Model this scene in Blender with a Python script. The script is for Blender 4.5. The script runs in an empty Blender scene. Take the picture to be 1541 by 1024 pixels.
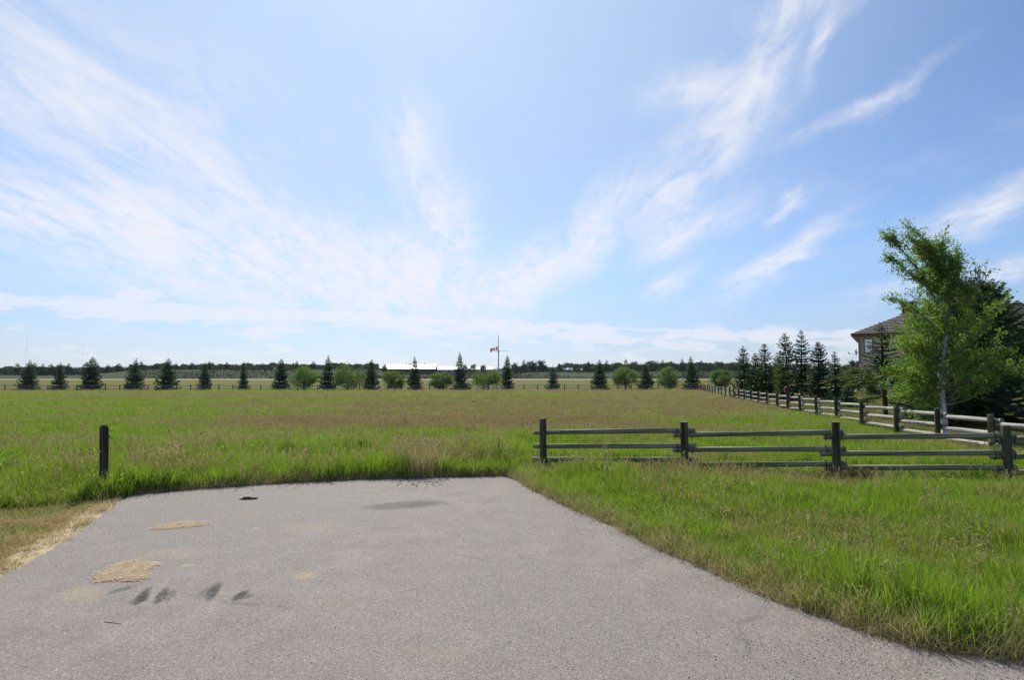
import bpy, bmesh, math, random
import numpy as np
from mathutils import Vector, Matrix

S = bpy.context.scene
COL = S.collection
PI = math.pi
R = math.radians

# ------------------------------------------------------------------ camera
F, CX, CY, CAMZ = 880.0, 770.5, 512.0, 1.75          # focal length in photo pixels, centre, eye height
PITCH = math.atan(58.0 / F)
cam = bpy.data.cameras.new('camera'); camo = bpy.data.objects.new('camera', cam); COL.objects.link(camo)
camo.location = (0, 0, CAMZ); camo.rotation_euler = (PI / 2 + PITCH, 0, 0)
cam.sensor_width = 36; cam.sensor_fit = 'HORIZONTAL'; cam.lens = 36 * F / 1541
cam.clip_start = 0.1; cam.clip_end = 20000
S.camera = camo

# ------------------------------------------------------------------ light
SUN_EL, SUN_AZ = R(45), R(-14)                        # azimuth from +Y towards +X
S.view_settings.view_transform = 'Standard'; S.view_settings.look = 'None'
S.view_settings.exposure = 0.35; S.view_settings.gamma = 1
S.view_settings.use_curve_mapping = False
sun = bpy.data.lights.new('sun', 'SUN'); suno = bpy.data.objects.new('sun', sun); COL.objects.link(suno)
sun.energy = 4.6; sun.angle = R(0.55); sun.color = (1.0, 0.955, 0.88)
sd = Vector((math.sin(SUN_AZ) * math.cos(SUN_EL), math.cos(SUN_AZ) * math.cos(SUN_EL), math.sin(SUN_EL)))
suno.rotation_euler = sd.to_track_quat('Z', 'Y').to_euler()

def azel(px, py):
    u = (px - CX) / F; v = (CY - py) / F
    y = math.cos(PITCH) - v * math.sin(PITCH); z = math.sin(PITCH) + v * math.cos(PITCH)
    return math.atan2(u, y), math.atan2(z, math.hypot(u, y))

W_ = bpy.data.worlds.new("World"); S.world = W_; W_.use_nodes = True
nt = W_.node_tree; N = nt.nodes; L = nt.links; N.clear()
def nd(t, **k):
    n = N.new(t)
    for a, b in k.items(): setattr(n, a, b)
    return n
def mth(op, a, b=None, c=None, clamp=False):
    n = nd('ShaderNodeMath', operation=op); n.use_clamp = clamp
    for i, v in enumerate((a, b, c)):
        if v is None: continue
        if isinstance(v, (int, float)): n.inputs[i].default_value = v
        else: L.new(v, n.inputs[i])
    return n.outputs[0]
out = nd('ShaderNodeOutputWorld'); bg = nd('ShaderNodeBackground'); L.new(bg.outputs[0], out.inputs[0])
sky = nd('ShaderNodeTexSky', sky_type='NISHITA'); sky.sun_disc = False
sky.sun_elevation = SUN_EL; sky.sun_rotation = SUN_AZ; sky.altitude = 1000
sky.air_density = 1.0; sky.dust_density = 0.9; sky.ozone_density = 1.6
bg.inputs[1].default_value = 0.085
tc = nd('ShaderNodeTexCoord'); sep = nd('ShaderNodeSeparateXYZ'); L.new(tc.outputs['Generated'], sep.inputs[0])
sx, sy, sz = sep.outputs
az = mth('ARCTAN2', sx, sy); el = mth('ARCSINE', sz)
# wisps: the sky as a high flat layer, so that parallel fibres run together at the horizon
zz = mth('ADD', mth('MAXIMUM', sz, 0.0), 0.13)
comb = nd('ShaderNodeCombineXYZ'); L.new(mth('DIVIDE', sx, zz), comb.inputs[0]); L.new(mth('DIVIDE', sy, zz), comb.inputs[1])
def noise(vec, scale, detail=5, rough=0.55, dist=0.0):
    n = nd('ShaderNodeTexNoise'); n.inputs['Scale'].default_value = scale; n.inputs['Detail'].default_value = detail
    n.inputs['Roughness'].default_value = rough; n.inputs['Distortion'].default_value = dist
    L.new(vec, n.inputs['Vector']); return n
def mapping(vec, loc=(0, 0, 0), rot=(0, 0, 0), scl=(1, 1, 1), typ='POINT'):
    m = nd('ShaderNodeMapping', vector_type=typ)
    m.inputs['Location'].default_value = loc; m.inputs['Rotation'].default_value = rot; m.inputs['Scale'].default_value = scl
    L.new(vec, m.inputs['Vector']); return m.outputs[0]
def ramp(v, a, b, c=0.0, d=1.0, smooth=True):
    n = nd('ShaderNodeMapRange'); n.interpolation_type = 'SMOOTHSTEP' if smooth else 'LINEAR'
    n.inputs['From Min'].default_value = a; n.inputs['From Max'].default_value = b
    n.inputs['To Min'].default_value = c; n.inputs['To Max'].default_value = d
    L.new(v, n.inputs['Value']); return n.outputs['Result']
plane = mapping(comb.outputs[0], rot=(0, 0, R(-4.6)))
fib = noise(mapping(plane, scl=(3.2, 0.95, 1)), 1.0, 9, 0.66, 1.3)
fibc = ramp(fib.outputs['Fac'], 0.36, 0.68)
fine = noise(mapping(plane, scl=(9.0, 3.2, 1)), 1.0, 8, 0.7, 1.0)
soft = noise(plane, 1.1, 5, 0.6, 0.4)
ae = nd('ShaderNodeCombineXYZ'); L.new(az, ae.inputs[0]); L.new(el, ae.inputs[1])
wn = noise(ae.outputs[0], 7.0, 5, 0.6)
wv = nd('ShaderNodeVectorMath', operation='MULTIPLY_ADD')
L.new(wn.outputs['Color'], wv.inputs[0]); wv.inputs[1].default_value = (0.13, 0.09, 0); wv.inputs[2].default_value = (-0.065, -0.045, 0)
wa = nd('ShaderNodeVectorMath', operation='ADD'); L.new(ae.outputs[0], wa.inputs[0]); L.new(wv.outputs[0], wa.inputs[1])
CIRRUS = [(130,100,380,120,-20,.26),(150,210,520,230,-10,.14),(345,270,190,38,-33,.6),(130,190,280,70,-33,.22),(100,325,340,62,-15,.75),
 (400,395,300,75,-14,.85),(600,415,150,72,-22,.95),(655,285,130,46,-62,.45),(620,200,80,50,70,.30),(672,355,70,30,-60,.7),
 (830,392,140,38,27,.85),(760,450,110,55,20,.6),(912,300,90,30,50,.6),(1003,290,90,42,62,.65),(1035,352,100,28,27,.6),
 (1170,400,125,24,32,.75),(1003,427,50,16,27,.55),(1038,130,70,36,12,.7),(1140,105,200,38,60,.6),(1195,8,95,34,12,.8),
 (1247,62,70,17,60,.6),(1290,165,150,15,30,.4),(1495,305,170,34,22,.6),(1505,412,110,18,15,.5),(1185,318,60,13,32,.5),
 (1090,210,160,60,50,.3),(1345,445,160,18,15,.25),(500,460,420,30,-3,.2)]
acc = None
for (cx, cy, hl, hw, ang, st) in CIRRUS:
    a0, e0 = azel(cx, cy); ca, sa = math.cos(R(ang)), math.sin(R(ang))
    a1, e1 = azel(cx + hl * ca, cy - hl * sa); a2, e2 = azel(cx - hl * ca, cy + hl * sa)
    b1, f1 = azel(cx - hw * sa, cy - hw * ca); b2, f2 = azel(cx + hw * sa, cy + hw * ca)
    ll = math.hypot(a1 - a2, e1 - e2) / 2; ww = math.hypot(b1 - b2, f1 - f2) / 2
    g = nd('ShaderNodeTexGradient', gradient_type='QUADRATIC_SPHERE')
    L.new(mapping(wa.outputs[0], loc=(a0, e0, 0), rot=(0, 0, math.atan2(e1 - e2, a1 - a2)), scl=(ll * 1.5, ww * 1.7, 1), typ='TEXTURE'), g.inputs[0])
    acc = mth('MULTIPLY', g.outputs['Fac'], st * 2.0) if acc is None else mth('MULTIPLY_ADD', g.outputs['Fac'], st * 2.0, acc)
tex = mth('ADD', mth('MULTIPLY', fibc, 0.75), mth('ADD', mth('MULTIPLY', ramp(fine.outputs['Fac'], .3, .7), 0.6), 0.02))
cir = mth('MULTIPLY', mth('MULTIPLY', acc, tex), ramp(el, R(2.5), R(8.5)))
# thin veil everywhere
veil = mth('MULTIPLY', ramp(soft.outputs['Fac'], 0.45, 0.8), mth('ADD', mth('MULTIPLY', fibc, 0.22), 0.06))
# low cumulus band near the horizon
cn = noise(mapping(ae.outputs[0], scl=(11, 46, 1)), 1.0, 9, 0.68, 0.4)
cb = mth('MULTIPLY', ramp(el, R(0.3), R(2.2)), ramp(el, R(8.2), R(5.2)))
# the band lies lower towards the right
lim = mth('MINIMUM', mth('ADD', mth('MULTIPLY', az, -0.05), R(5.7)), R(6.5))
edge = mth('SUBTRACT', lim, el)
topb = mth('MULTIPLY', ramp(edge, R(-0.15), R(0.45)), ramp(edge, R(2.4), R(0.5)))
cum = mth('MULTIPLY', ramp(mth('ADD', cn.outputs['Fac'], mth('MULTIPLY', topb, 0.16)), 0.51, 0.63), cb)
cum = mth('MULTIPLY', cum, ramp(edge, R(-0.5), R(0.15)))
g = nd('ShaderNodeTexGradient', gradient_type='QUADRATIC_SPHERE')
a0, e0 = azel(222, 436)
L.new(mapping(wa.outputs[0], loc=(a0, e0, 0), scl=(0.05, 0.02, 1), typ='TEXTURE'), g.inputs[0])
cum = mth('ADD', mth('MULTIPLY', cum, 0.85), mth('MULTIPLY', ramp(mth('MULTIPLY', g.outputs['Fac'], cn.outputs['Fac']), 0.05, 0.2), 0.7))
sdot = nd('ShaderNodeVectorMath', operation='DOT_PRODUCT'); L.new(tc.outputs['Generated'], sdot.inputs[0]); sdot.inputs[1].default_value = sd
aur = mth('MULTIPLY', ramp(sdot.outputs['Value'], .62, 1.0), .62)      # thin milky haze brightening round the sun
dens = mth('ADD', mth('ADD', cir, veil), cum)

dens = mth('MULTIPLY', mth('MULTIPLY', mth('SUBTRACT', 1.0, mth('EXPONENT', mth('MULTIPLY', dens, -1.45))), ramp(fine.outputs['Fac'], .25, .6, .86, 1.08)), ramp(el, R(-1), R(1.0)))
mix = nd('ShaderNodeMix', data_type='RGBA'); L.new(dens, mix.inputs['Factor'])
gain = nd('ShaderNodeMix', data_type='RGBA', blend_type='MULTIPLY'); gain.inputs['Factor'].default_value = 1
L.new(sky.outputs[0], gain.inputs['A']); 
gm = nd('ShaderNodeMix', data_type='RGBA'); L.new(ramp(el, R(0), R(13)), gm.inputs['Factor'])
gm.inputs['A'].default_value = (.64, .70, .90, 1); gm.inputs['B'].default_value = (.99, 1.10, 1.26, 1); L.new(gm.outputs['Result'], gain.inputs['B'])
SKYGAIN = gain
am = nd('ShaderNodeMix', data_type='RGBA'); L.new(aur, am.inputs['Factor']); L.new(gain.outputs['Result'], am.inputs['A']); am.inputs['B'].default_value = (5.5, 7.2, 9.3, 1)
L.new(am.outputs['Result'], mix.inputs['A']); mix.inputs['B'].default_value = (8.0, 8.05, 8.75, 1)
CLOUDCOL = mix
L.new(mix.outputs['Result'], bg.inputs[0])

# ------------------------------------------------------------------ helpers
rng = np.random.default_rng(7)
rnd = random.Random(11)
def W(px, py, Y):
    u = (px - CX) / F; v = (CY - py) / F
    y = math.cos(PITCH) - v * math.sin(PITCH); z = math.sin(PITCH) + v * math.cos(PITCH)
    return Vector((u * Y / y, Y, CAMZ + z * Y / y))
def G(px, py):
    u = (px - CX) / F; v = (CY - py) / F
    y = math.cos(PITCH) - v * math.sin(PITCH); z = math.sin(PITCH) + v * math.cos(PITCH)
    t = -CAMZ / z
    return (u * t, y * t)
def sstep(x, a, b):
    t = np.clip((x - a) / (b - a), 0, 1); return t * t * (3 - 2 * t)
_tab = np.random.default_rng(3).random((256, 256))
def vnoise(x, y):
    x = np.asarray(x, float); y = np.asarray(y, float)
    xi = np.floor(x).astype(int); yi = np.floor(y).astype(int)
    fx = x - xi; fy = y - yi; fx = fx * fx * (3 - 2 * fx); fy = fy * fy * (3 - 2 * fy)
    a = _tab[xi % 256, yi % 256]; b = _tab[(xi + 1) % 256, yi % 256]; c = _tab[xi % 256, (yi + 1) % 256]; d = _tab[(xi + 1) % 256, (yi + 1) % 256]
    return (a * (1 - fx) + b * fx) * (1 - fy) + (c * (1 - fx) + d * fx) * fy
def fbm(x, y, o=4):
    s = 0; a = 1; t = 0
    for i in range(o):
        s = s + a * vnoise(x * 2 ** i + 17.3 * i, y * 2 ** i + 5.1 * i); t += a; a *= .5
    return s / t

# asphalt outline (a short stub that joins a street behind the camera)
back = [G(*p) for p in [(200,745),(262,740),(340,734),(430,728),(530,723),(640,720),(740,717.5),(765,718)]]
right = [G(*p) for p in [(782,724),(800,735),(850,760),(930,795),(1000,829),(1060,855),(1130,887),(1200,915),(1300,950),(1380,975),(1541,998)]]
left = [G(*p) for p in [(0,872),(50,846),(100,815),(135,790),(165,768),(185,754)]]
OUTL = [(-40.0, 2.75), (-7.5, 3.0), (-5.2, 3.5), (-4.5, 4.3)] + left + back + right + [(4.2, 3.3), (7, 3.1), (40, 2.9), (40, -6.5), (-40, -6.5)]
def resample(poly, step, jit, lim=9):
    o = []
    for i, p in enumerate(poly):
        q = poly[(i + 1) % len(poly)]
        near = abs(p[0]) < lim and abs(q[0]) < lim and p[1] > 0 and q[1] > 0
        n = max(1, int(math.dist(p, q) / step)) if near else 1
        for k in range(n):
            t = k / n
            j = jit if near else 0
            o.append((p[0] + (q[0] - p[0]) * t + rnd.uniform(-j, j), p[1] + (q[1] - p[1]) * t + rnd.uniform(-j, j)))
    return o
APOLY = resample(OUTL, 0.07, 0.016)
AP = np.array(OUTL)
def inside(x, y, P=AP):
    c = np.zeros(np.shape(x), bool); n = len(P)
    for i in range(n):
        x1, y1 = P[i]; x2, y2 = P[(i + 1) % n]
        if y1 == y2: continue
        m = ((y1 > y) != (y2 > y)) & (x < (x2 - x1) * (y - y1) / (y2 - y1) + x1)
        c ^= m
    return c
def adist(x, y, P=AP):
    d = np.full(np.shape(x), 1e9)
    for i in range(len(P)):
        a = P[i]; b = P[(i + 1) % len(P)]; ab = b - a
        t = np.clip(((x - a[0]) * ab[0] + (y - a[1]) * ab[1]) / (ab @ ab), 0, 1)
        d = np.minimum(d, np.hypot(x - a[0] - t * ab[0], y - a[1] - t * ab[1]))
    return d
# fences (ground plan)
def gp(px, D): return (W(px, 570 + 1540 / D, D).x, D)
def rd(px): return gp(px, 12.83 * 523 / (px - 971))
REC = [(9.85, 9.5)] + [rd(p) for p in (1494,1412,1349,1297,1259,1229.5,1204.5,1185,1169,1154,1141.5,1130,1120.6,1112,1104.5,1098,1091.6,1085.8,1081,1076,1072,1068.4,1065,1061.8,1059,1056.4,1054,1051.6,1049.5)]
FARY = REC[-1][1]
def side(x, y):           # > 0 on the lawn side of the receding fence
    (x0, y0), (x1, y1) = REC[1], REC[-1]
    dx, dy = x1 - x0, y1 - y0; l = math.hypot(dx, dy)
    return ((x - x0) * dy - (y - y0) * dx) / l
def ht(x, y):
    x = np.asarray(x, float); y = np.asarray(y, float)
    h = sstep(y, 120, 235) * 1.15 + sstep(y, 235, 265) * 0.4
    h = h + sstep(x, 14, 24) * sstep(y, 20, 38) * (1 - sstep(y, 55, 78)) * sstep(side(x, y), 0, 7) * 0.7
    h = h + (fbm(x * .09 + 7, y * .09) - .5) * 0.16 * sstep(y, 14, 40) * (1 - sstep(y, 62, 85))
    return h
def nearbump(x, y):
    d = np.where(inside(x, y), 0, adist(x, y))
    return (fbm(x * 1.3, y * 1.3, 3) - .45) * 0.09 * np.clip(d / .6, 0, 1) * (y < 40)

def new_mesh(name, V, Fc, attrs=None, smooth=False, mats=()):
    me = bpy.data.meshes.new(name); V = np.asarray(V, np.float32); Fc = np.asarray(Fc, np.int32); k = Fc.shape[1]
    me.vertices.add(len(V)); me.vertices.foreach_set('co', V.ravel())
    me.loops.add(Fc.size); me.loops.foreach_set('vertex_index', Fc.ravel())
    me.polygons.add(len(Fc)); me.polygons.foreach_set('loop_start', np.arange(0, Fc.size, k, dtype=np.int32))
    me.polygons.foreach_set('loop_total', np.full(len(Fc), k, np.int32))
    if smooth: me.polygons.foreach_set('use_smooth', np.ones(len(Fc), bool))
    me.update(calc_edges=True)
    for n, a in (attrs or {}).items():
        at = me.attributes.new(n, 'FLOAT', 'POINT'); at.data.foreach_set('value', np.asarray(a, np.float32))
    for m in mats: me.materials.append(m)
    return me
def link(name, me, parent=None, loc=None):
    o = bpy.data.objects.new(name, me); COL.objects.link(o)
    if parent is not None: o.parent = parent
    if loc is not None: o.location = loc
    return o
def tag(o, label, cat, group=None):
    o['label'] = label; o['category'] = cat
    if group: o['group'] = group
    return o
def thing(name, label, cat, loc=(0, 0, 0), rz=0, group=None):
    o = bpy.data.objects.new(name, None); COL.objects.link(o); o.location = loc; o.rotation_euler = (0, 0, rz)
    o.empty_display_size = .2
    return tag(o, label, cat, group)
def bm_obj(name, bm, m, parent=None, smooth=False):
    me = bpy.data.meshes.new(name); bm.to_mesh(me); bm.free(); me.materials.append(m)
    if smooth:
        for p in me.polygons: p.use_smooth = True
    return link(name, me, parent)
def box(bm, x0, x1, y0, y1, z0, z1):
    vs = [bm.verts.new(p) for p in ((x0,y0,z0),(x1,y0,z0),(x1,y1,z0),(x0,y1,z0),(x0,y0,z1),(x1,y0,z1),(x1,y1,z1),(x0,y1,z1))]
    for f in ((3,2,1,0),(4,5,6,7),(0,1,5,4),(1,2,6,5),(2,3,7,6),(3,0,4,7)): bm.faces.new([vs[i] for i in f])
def boxo(name, m, parent, *b):
    bm = bmesh.new(); box(bm, *b); return bm_obj(name, bm, m, parent)
def tube_arrays(P, rad, n=6, wob=0.0, cap=True):
    P = [Vector(p) for p in P]; V = []; Fc = []
    up = Vector((0.13, 0.31, 1)).normalized()
    for i, p in enumerate(P):
        d = (P[min(i + 1, len(P) - 1)] - P[max(i - 1, 0)]).normalized()
        a = d.cross(up)
        if a.length < 1e-3: a = d.cross(Vector((1, 0, 0)))
        a.normalize(); b = d.cross(a)
        for k in range(n):
            t = 2 * PI * k / n; r = rad[i] * (1 + (rnd.uniform(-wob, wob) if wob else 0))
            V.append(p + (a * math.cos(t) + b * math.sin(t)) * r)
    for i in range(len(P) - 1):
        for k in range(n):
            Fc.append((i*n+k, i*n+(k+1) % n, (i+1)*n+(k+1) % n, (i+1)*n+k))
    if cap:
        for i0 in (0, len(P) - 1):
            V.append(P[i0]); c = len(V) - 1
            for k in range(0, n, 2):
                Fc.append((c, i0*n+k, i0*n+(k+1) % n, i0*n+(k+2) % n))
    return [tuple(v) for v in V], Fc
def join_arrays(parts):
    V = []; Fc = []
    for v, f in parts:
        o = len(V); V += v; Fc += [tuple(i + o for i in q) for q in f]
    return V, Fc

# ------------------------------------------------------------------ materials
class MatB:
    def __init__(s, name):
        s.m = bpy.data.materials.new(name); s.m.use_nodes = True; s.t = s.m.node_tree; s.t.nodes.clear()
        s.out = s.n('ShaderNodeOutputMaterial')
    def n(s, t, **k):
        x = s.t.nodes.new(t)
        for a, b in k.items(): setattr(x, a, b)
        return x
    def set(s, node, key, v):
        if hasattr(v, 'is_output') or isinstance(v, bpy.types.NodeSocket): s.t.links.new(v, node.inputs[key])
        else:
            if isinstance(v, tuple) and len(v) == 3 and node.inputs[key].type == 'RGBA': v = v + (1,)
            node.inputs[key].default_value = v
    def math(s, op, a, b=0.0, clamp=False):
        x = s.n('ShaderNodeMath', operation=op); x.use_clamp = clamp; s.set(x, 0, a); s.set(x, 1, b); return x.outputs[0]
    def mix(s, f, a, b, mode='MIX'):
        x = s.n('ShaderNodeMix', data_type='RGBA', blend_type=mode)
        s.set(x, 'Factor', f)
        for key, v in (('A', a), ('B', b)):
            i = 6 if key == 'A' else 7
            if isinstance(v, bpy.types.NodeSocket): s.t.links.new(v, x.inputs[i])
            else: x.inputs[i].default_value = tuple(v) + ((1,) if len(v) == 3 else ())
        return x.outputs[2]
    def noise(s, vec, scale, detail=4, rough=.55, dist=0):
        x = s.n('ShaderNodeTexNoise'); s.set(x, 'Scale', scale); s.set(x, 'Detail', detail); s.set(x, 'Roughness', rough); s.set(x, 'Distortion', dist)
        s.t.links.new(vec, x.inputs['Vector']); return x.outputs['Fac']
    def map(s, vec, loc=(0,0,0), rot=(0,0,0), scl=(1,1,1), typ='POINT'):
        x = s.n('ShaderNodeMapping', vector_type=typ); s.set(x, 'Location', loc); s.set(x, 'Rotation', rot); s.set(x, 'Scale', scl)
        s.t.links.new(vec, x.inputs['Vector']); return x.outputs[0]
    def rng(s, v, a, b, c=0., d=1., smooth=True):
        x = s.n('ShaderNodeMapRange'); x.interpolation_type = 'SMOOTHSTEP' if smooth else 'LINEAR'
        s.set(x, 'From Min', a); s.set(x, 'From Max', b); s.set(x, 'To Min', c); s.set(x, 'To Max', d); s.t.links.new(v, x.inputs['Value'])
        return x.outputs['Result']
    def pos(s): return s.n('ShaderNodeNewGeometry').outputs['Position']
    def obj(s): return s.n('ShaderNodeTexCoord').outputs['Object']
    def orand(s): return s.n('ShaderNodeObjectInfo').outputs['Random']
    def attr(s, name, typ='GEOMETRY'): return s.n('ShaderNodeAttribute', attribute_name=name, attribute_type=typ).outputs['Fac']
    def bump(s, h, strength=.3, dist=.02):
        x = s.n('ShaderNodeBump'); s.set(x, 'Strength', strength); s.set(x, 'Distance', dist); s.t.links.new(h, x.inputs['Height']); return x.outputs[0]
    def pbr(s, col, rough=.8, normal=None, spec=.3, metal=0.):
        x = s.n('ShaderNodeBsdfPrincipled'); s.set(x, 'Base Color', col); s.set(x, 'Roughness', rough); s.set(x, 'Specular IOR Level', spec); s.set(x, 'Metallic', metal)
        if normal: s.t.links.new(normal, x.inputs['Normal'])
        s.t.links.new(x.outputs[0], s.out.inputs[0]); return s.m
    def leaf(s, col, trans=.45, gloss=.06, tcol=None):
        d = s.n('ShaderNodeBsdfDiffuse'); s.set(d, 'Color', col)
        t = s.n('ShaderNodeBsdfTranslucent'); s.set(t, 'Color', tcol if tcol is not None else col)
        g = s.n('ShaderNodeBsdfGlossy'); s.set(g, 'Color', (.7, .7, .7)); s.set(g, 'Roughness', .65)
        a = s.n('ShaderNodeMixShader'); s.set(a, 0, trans); s.t.links.new(d.outputs[0], a.inputs[1]); s.t.links.new(t.outputs[0], a.inputs[2])
        b = s.n('ShaderNodeMixShader'); s.set(b, 0, gloss); s.t.links.new(a.outputs[0], b.inputs[1]); s.t.links.new(g.outputs[0], b.inputs[2])
        s.t.links.new(b.outputs[0], s.out.inputs[0]); return s.m
def simple(name, c1, c2, scale=3., rough=.85, bump=.2, bd=.01, stretch=(1,1,1), spec=.25, metal=0.):
    b = MatB(name); v = b.map(b.obj(), scl=stretch)
    n = b.noise(v, scale, 6, .6); f = b.rng(n, .3, .7)
    return b.pbr(b.mix(f, c1, c2), rough, b.bump(n, bump, bd) if bump else None, spec, metal)

def m_asphalt():
    b = MatB('asphalt'); p = b.pos()
    big = b.noise(p, .35, 4); mid = b.noise(p, 2.3, 5, .6); fine = b.noise(p, 55, 3, .7)
    vo = b.n('ShaderNodeTexVoronoi'); b.set(vo, 'Scale', 130.); b.t.links.new(p, vo.inputs['Vector'])
    vs = b.n('ShaderNodeSeparateColor'); b.t.links.new(vo.outputs['Color'], vs.inputs[0]); cell = vs.outputs[0]
    c = b.mix(b.rng(mid, .3, .7), (.190, .163, .140), (.236, .204, .176))
    c = b.mix(b.rng(big, .40, .60), c, (.204, .177, .154))
    c = b.mix(b.rng(cell, 0, 1, 0, 1, False), b.mix(1., c, (.72, .72, .73), 'MULTIPLY'), b.mix(1., c, (1.28, 1.27, 1.26), 'MULTIPLY'))
    c = b.mix(b.math('MULTIPLY', b.rng(cell, .955, .965), .6), c, (.40, .38, .36))
    c = b.mix(b.math('MULTIPLY', b.rng(vs.outputs[1], .93, .94), .6), c, (.05, .05, .05))
    # brownish dusty blotches
    c = b.mix(b.math('MULTIPLY', b.rng(b.noise(b.map(p, scl=(1, 1.6, 1)), 1.1, 5, .65), .56, .72), .30), c, (.27, .21, .155))
    warp = b.n('ShaderNodeVectorMath', operation='ADD'); b.t.links.new(p, warp.inputs[0])
    wn = b.n('ShaderNodeTexNoise'); b.set(wn, 'Scale', 9.); b.set(wn, 'Detail', 6.); b.set(wn, 'Roughness', .68); b.t.links.new(p, wn.inputs['Vector'])
    ws = b.n('ShaderNodeVectorMath', operation='MULTIPLY_ADD'); b.t.links.new(wn.outputs['Color'], ws.inputs[0])
    ws.inputs[1].default_value = (.16, .22, 0); ws.inputs[2].default_value = (-.08, -.11, 0); b.t.links.new(ws.outputs[0], warp.inputs[1])
    ws2 = b.n('ShaderNodeVectorMath', operation='MULTIPLY_ADD'); b.t.links.new(wn.outputs['Color'], ws2.inputs[0]); ws2.inputs[1].default_value = (.06, .05, 0); ws2.inputs[2].default_value = (-.03, -.025, 0)
    warp2 = b.n('ShaderNodeVectorMath', operation='ADD'); b.t.links.new(p, warp2.inputs[0]); b.t.links.new(ws2.outputs[0], warp2.inputs[1])
    def spot(x1, y1, x2, y2, wpx, amt, col, lo=.1, hi=.5, c=None, wv=None):
        a = G(x1, y1); e = G(x2, y2); mx, my = (a[0]+e[0])/2, (a[1]+e[1])/2
        q = b.map((wv or warp).outputs[0], loc=(mx, my, 0), rot=(0, 0, math.atan2(e[1]-a[1], e[0]-a[0])), scl=(math.dist(a, e)/2*1.25, wpx, 10), typ='TEXTURE')
        gnode = b.n('ShaderNodeTexGradient', gradient_type='SPHERICAL'); b.t.links.new(q, gnode.inputs[0])
        f = b.math('MULTIPLY', b.rng(gnode.outputs['Fac'], lo, hi), amt)
        f = b.math('MULTIPLY', f, b.rng(b.noise(p, 22, 5, .75), .36, .54, .45, 1.))
        return b.mix(f, c, col)
    D_ = (.022, .021, .021)
    c = spot(545, 767, 672, 757, .30, .8, (.075, .06, .055), .02, .5, c)     # oil stain
    c = spot(600, 764, 655, 760, .14, .35, (.06, .05, .045), .1, .7, c)
    for s_ in ((226,886,204,915,.06,.95),(218,898,200,914,.085,.8),(252,886,234,914,.055,.9),(262,890,248,910,.06,.45),(330,878,312,909,.06,.9),(322,884,300,906,.09,.45),(374,890,350,909,.065,.95),(382,896,362,906,.06,.5),(206,884,160,897,.07,.55)):
        c = spot(*s_, D_, .05, .6, c, warp2)
    c = spot(360, 755, 388, 752, .06, .8, (.03, .022, .018), .1, .5, c)
    for s_ in ((90,905,160,890,.35,.3),(420,800,520,790,.4,.16),(200,835,330,835,.25,.2),(270,855,290,853,.05,.6),(380,798,390,796,.04,.5),(440,870,480,868,.12,.4)):
        c = spot(*s_, (.42, .31, .17), .02, .7, c)
    cr = b.n('ShaderNodeTexVoronoi', feature='DISTANCE_TO_EDGE'); b.set(cr, 'Scale', .55); b.t.links.new(warp.outputs[0], cr.inputs['Vector'])
    c = b.mix(b.math('MULTIPLY', b.rng(cr.outputs['Distance'], .004, .010, 1., 0.), b.rng(b.noise(p, .8, 2), .52, .66, 0., .35)), c, (.05, .045, .04))
    h = b.math('ADD', fine, b.math('MULTIPLY', vo.outputs['Distance'], -.8))
    return b.pbr(c, .8, b.bump(h, .4, .004), .2)

def m_ground(name, ca, cb, cc, sc=1.):
    b = MatB(name); p = b.pos()
    n1 = b.noise(b.map(p, scl=(.6, 1, 1)), .055 * sc, 5, .6); n2 = b.noise(p, .5 * sc, 5, .65); n3 = b.noise(p, 9, 4, .7)
    c = b.mix(b.rng(n1, .38, .62), ca, cb); c = b.mix(b.rng(n2, .42, .7), c, cc)
    c = b.mix(b.rng(n3, .25, .75), b.mix(1., c, (.72, .72, .7), 'MULTIPLY'), b.mix(1., c, (1.22, 1.22, 1.2), 'MULTIPLY'))
    return b.pbr(c, .95, b.bump(b.math('ADD', n3, n2), .6, .06), .1)

def m_grass(name, green1, green2, dry, base, tr=.5):
    b = MatB(name); h = b.attr('h'); t = b.attr('tint'); g = b.attr('green', 'INSTANCER')
    p = b.pos(); wn = b.noise(p, .8, 3)
    big = b.noise(b.map(p, scl=(.5, 1, 1)), .35, 4, .6)
    dry = b.mix(b.math('MULTIPLY', b.rng(big, .48, .62), .3), dry, b.mix(1., dry, (.86, .68, .80), 'MULTIPLY'))
    gr = b.mix(b.rng(t, .1, .9), green1, green2)
    gr = b.mix(b.math('MULTIPLY', b.rng(wn, .4, .7), .5), gr, b.mix(.5, green2, dry))
    f = b.math('ADD', g, b.math('MULTIPLY', b.math('SUBTRACT', t, .5), .55), True)
    c = b.mix(f, dry, gr)
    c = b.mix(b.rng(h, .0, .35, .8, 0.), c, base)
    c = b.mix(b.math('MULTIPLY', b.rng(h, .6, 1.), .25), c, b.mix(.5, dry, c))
    return b.leaf(c, tr, .02)
def m_plain_leaf(name, c1, c2, c3, tr=.42, gloss=.05, bright=1.0):
    b = MatB(name); t = b.attr('tint'); r = b.orand()
    n = b.noise(b.obj(), 1.4, 3)
    c = b.mix(b.rng(t, 0, 1, 0, 1, False), c1, c2); c = b.mix(b.rng(n, .45, .7), c, c3)
    c = b.mix(b.math('MULTIPLY', r, .35), c, c2)
    return b.leaf(c, tr, gloss)

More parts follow.
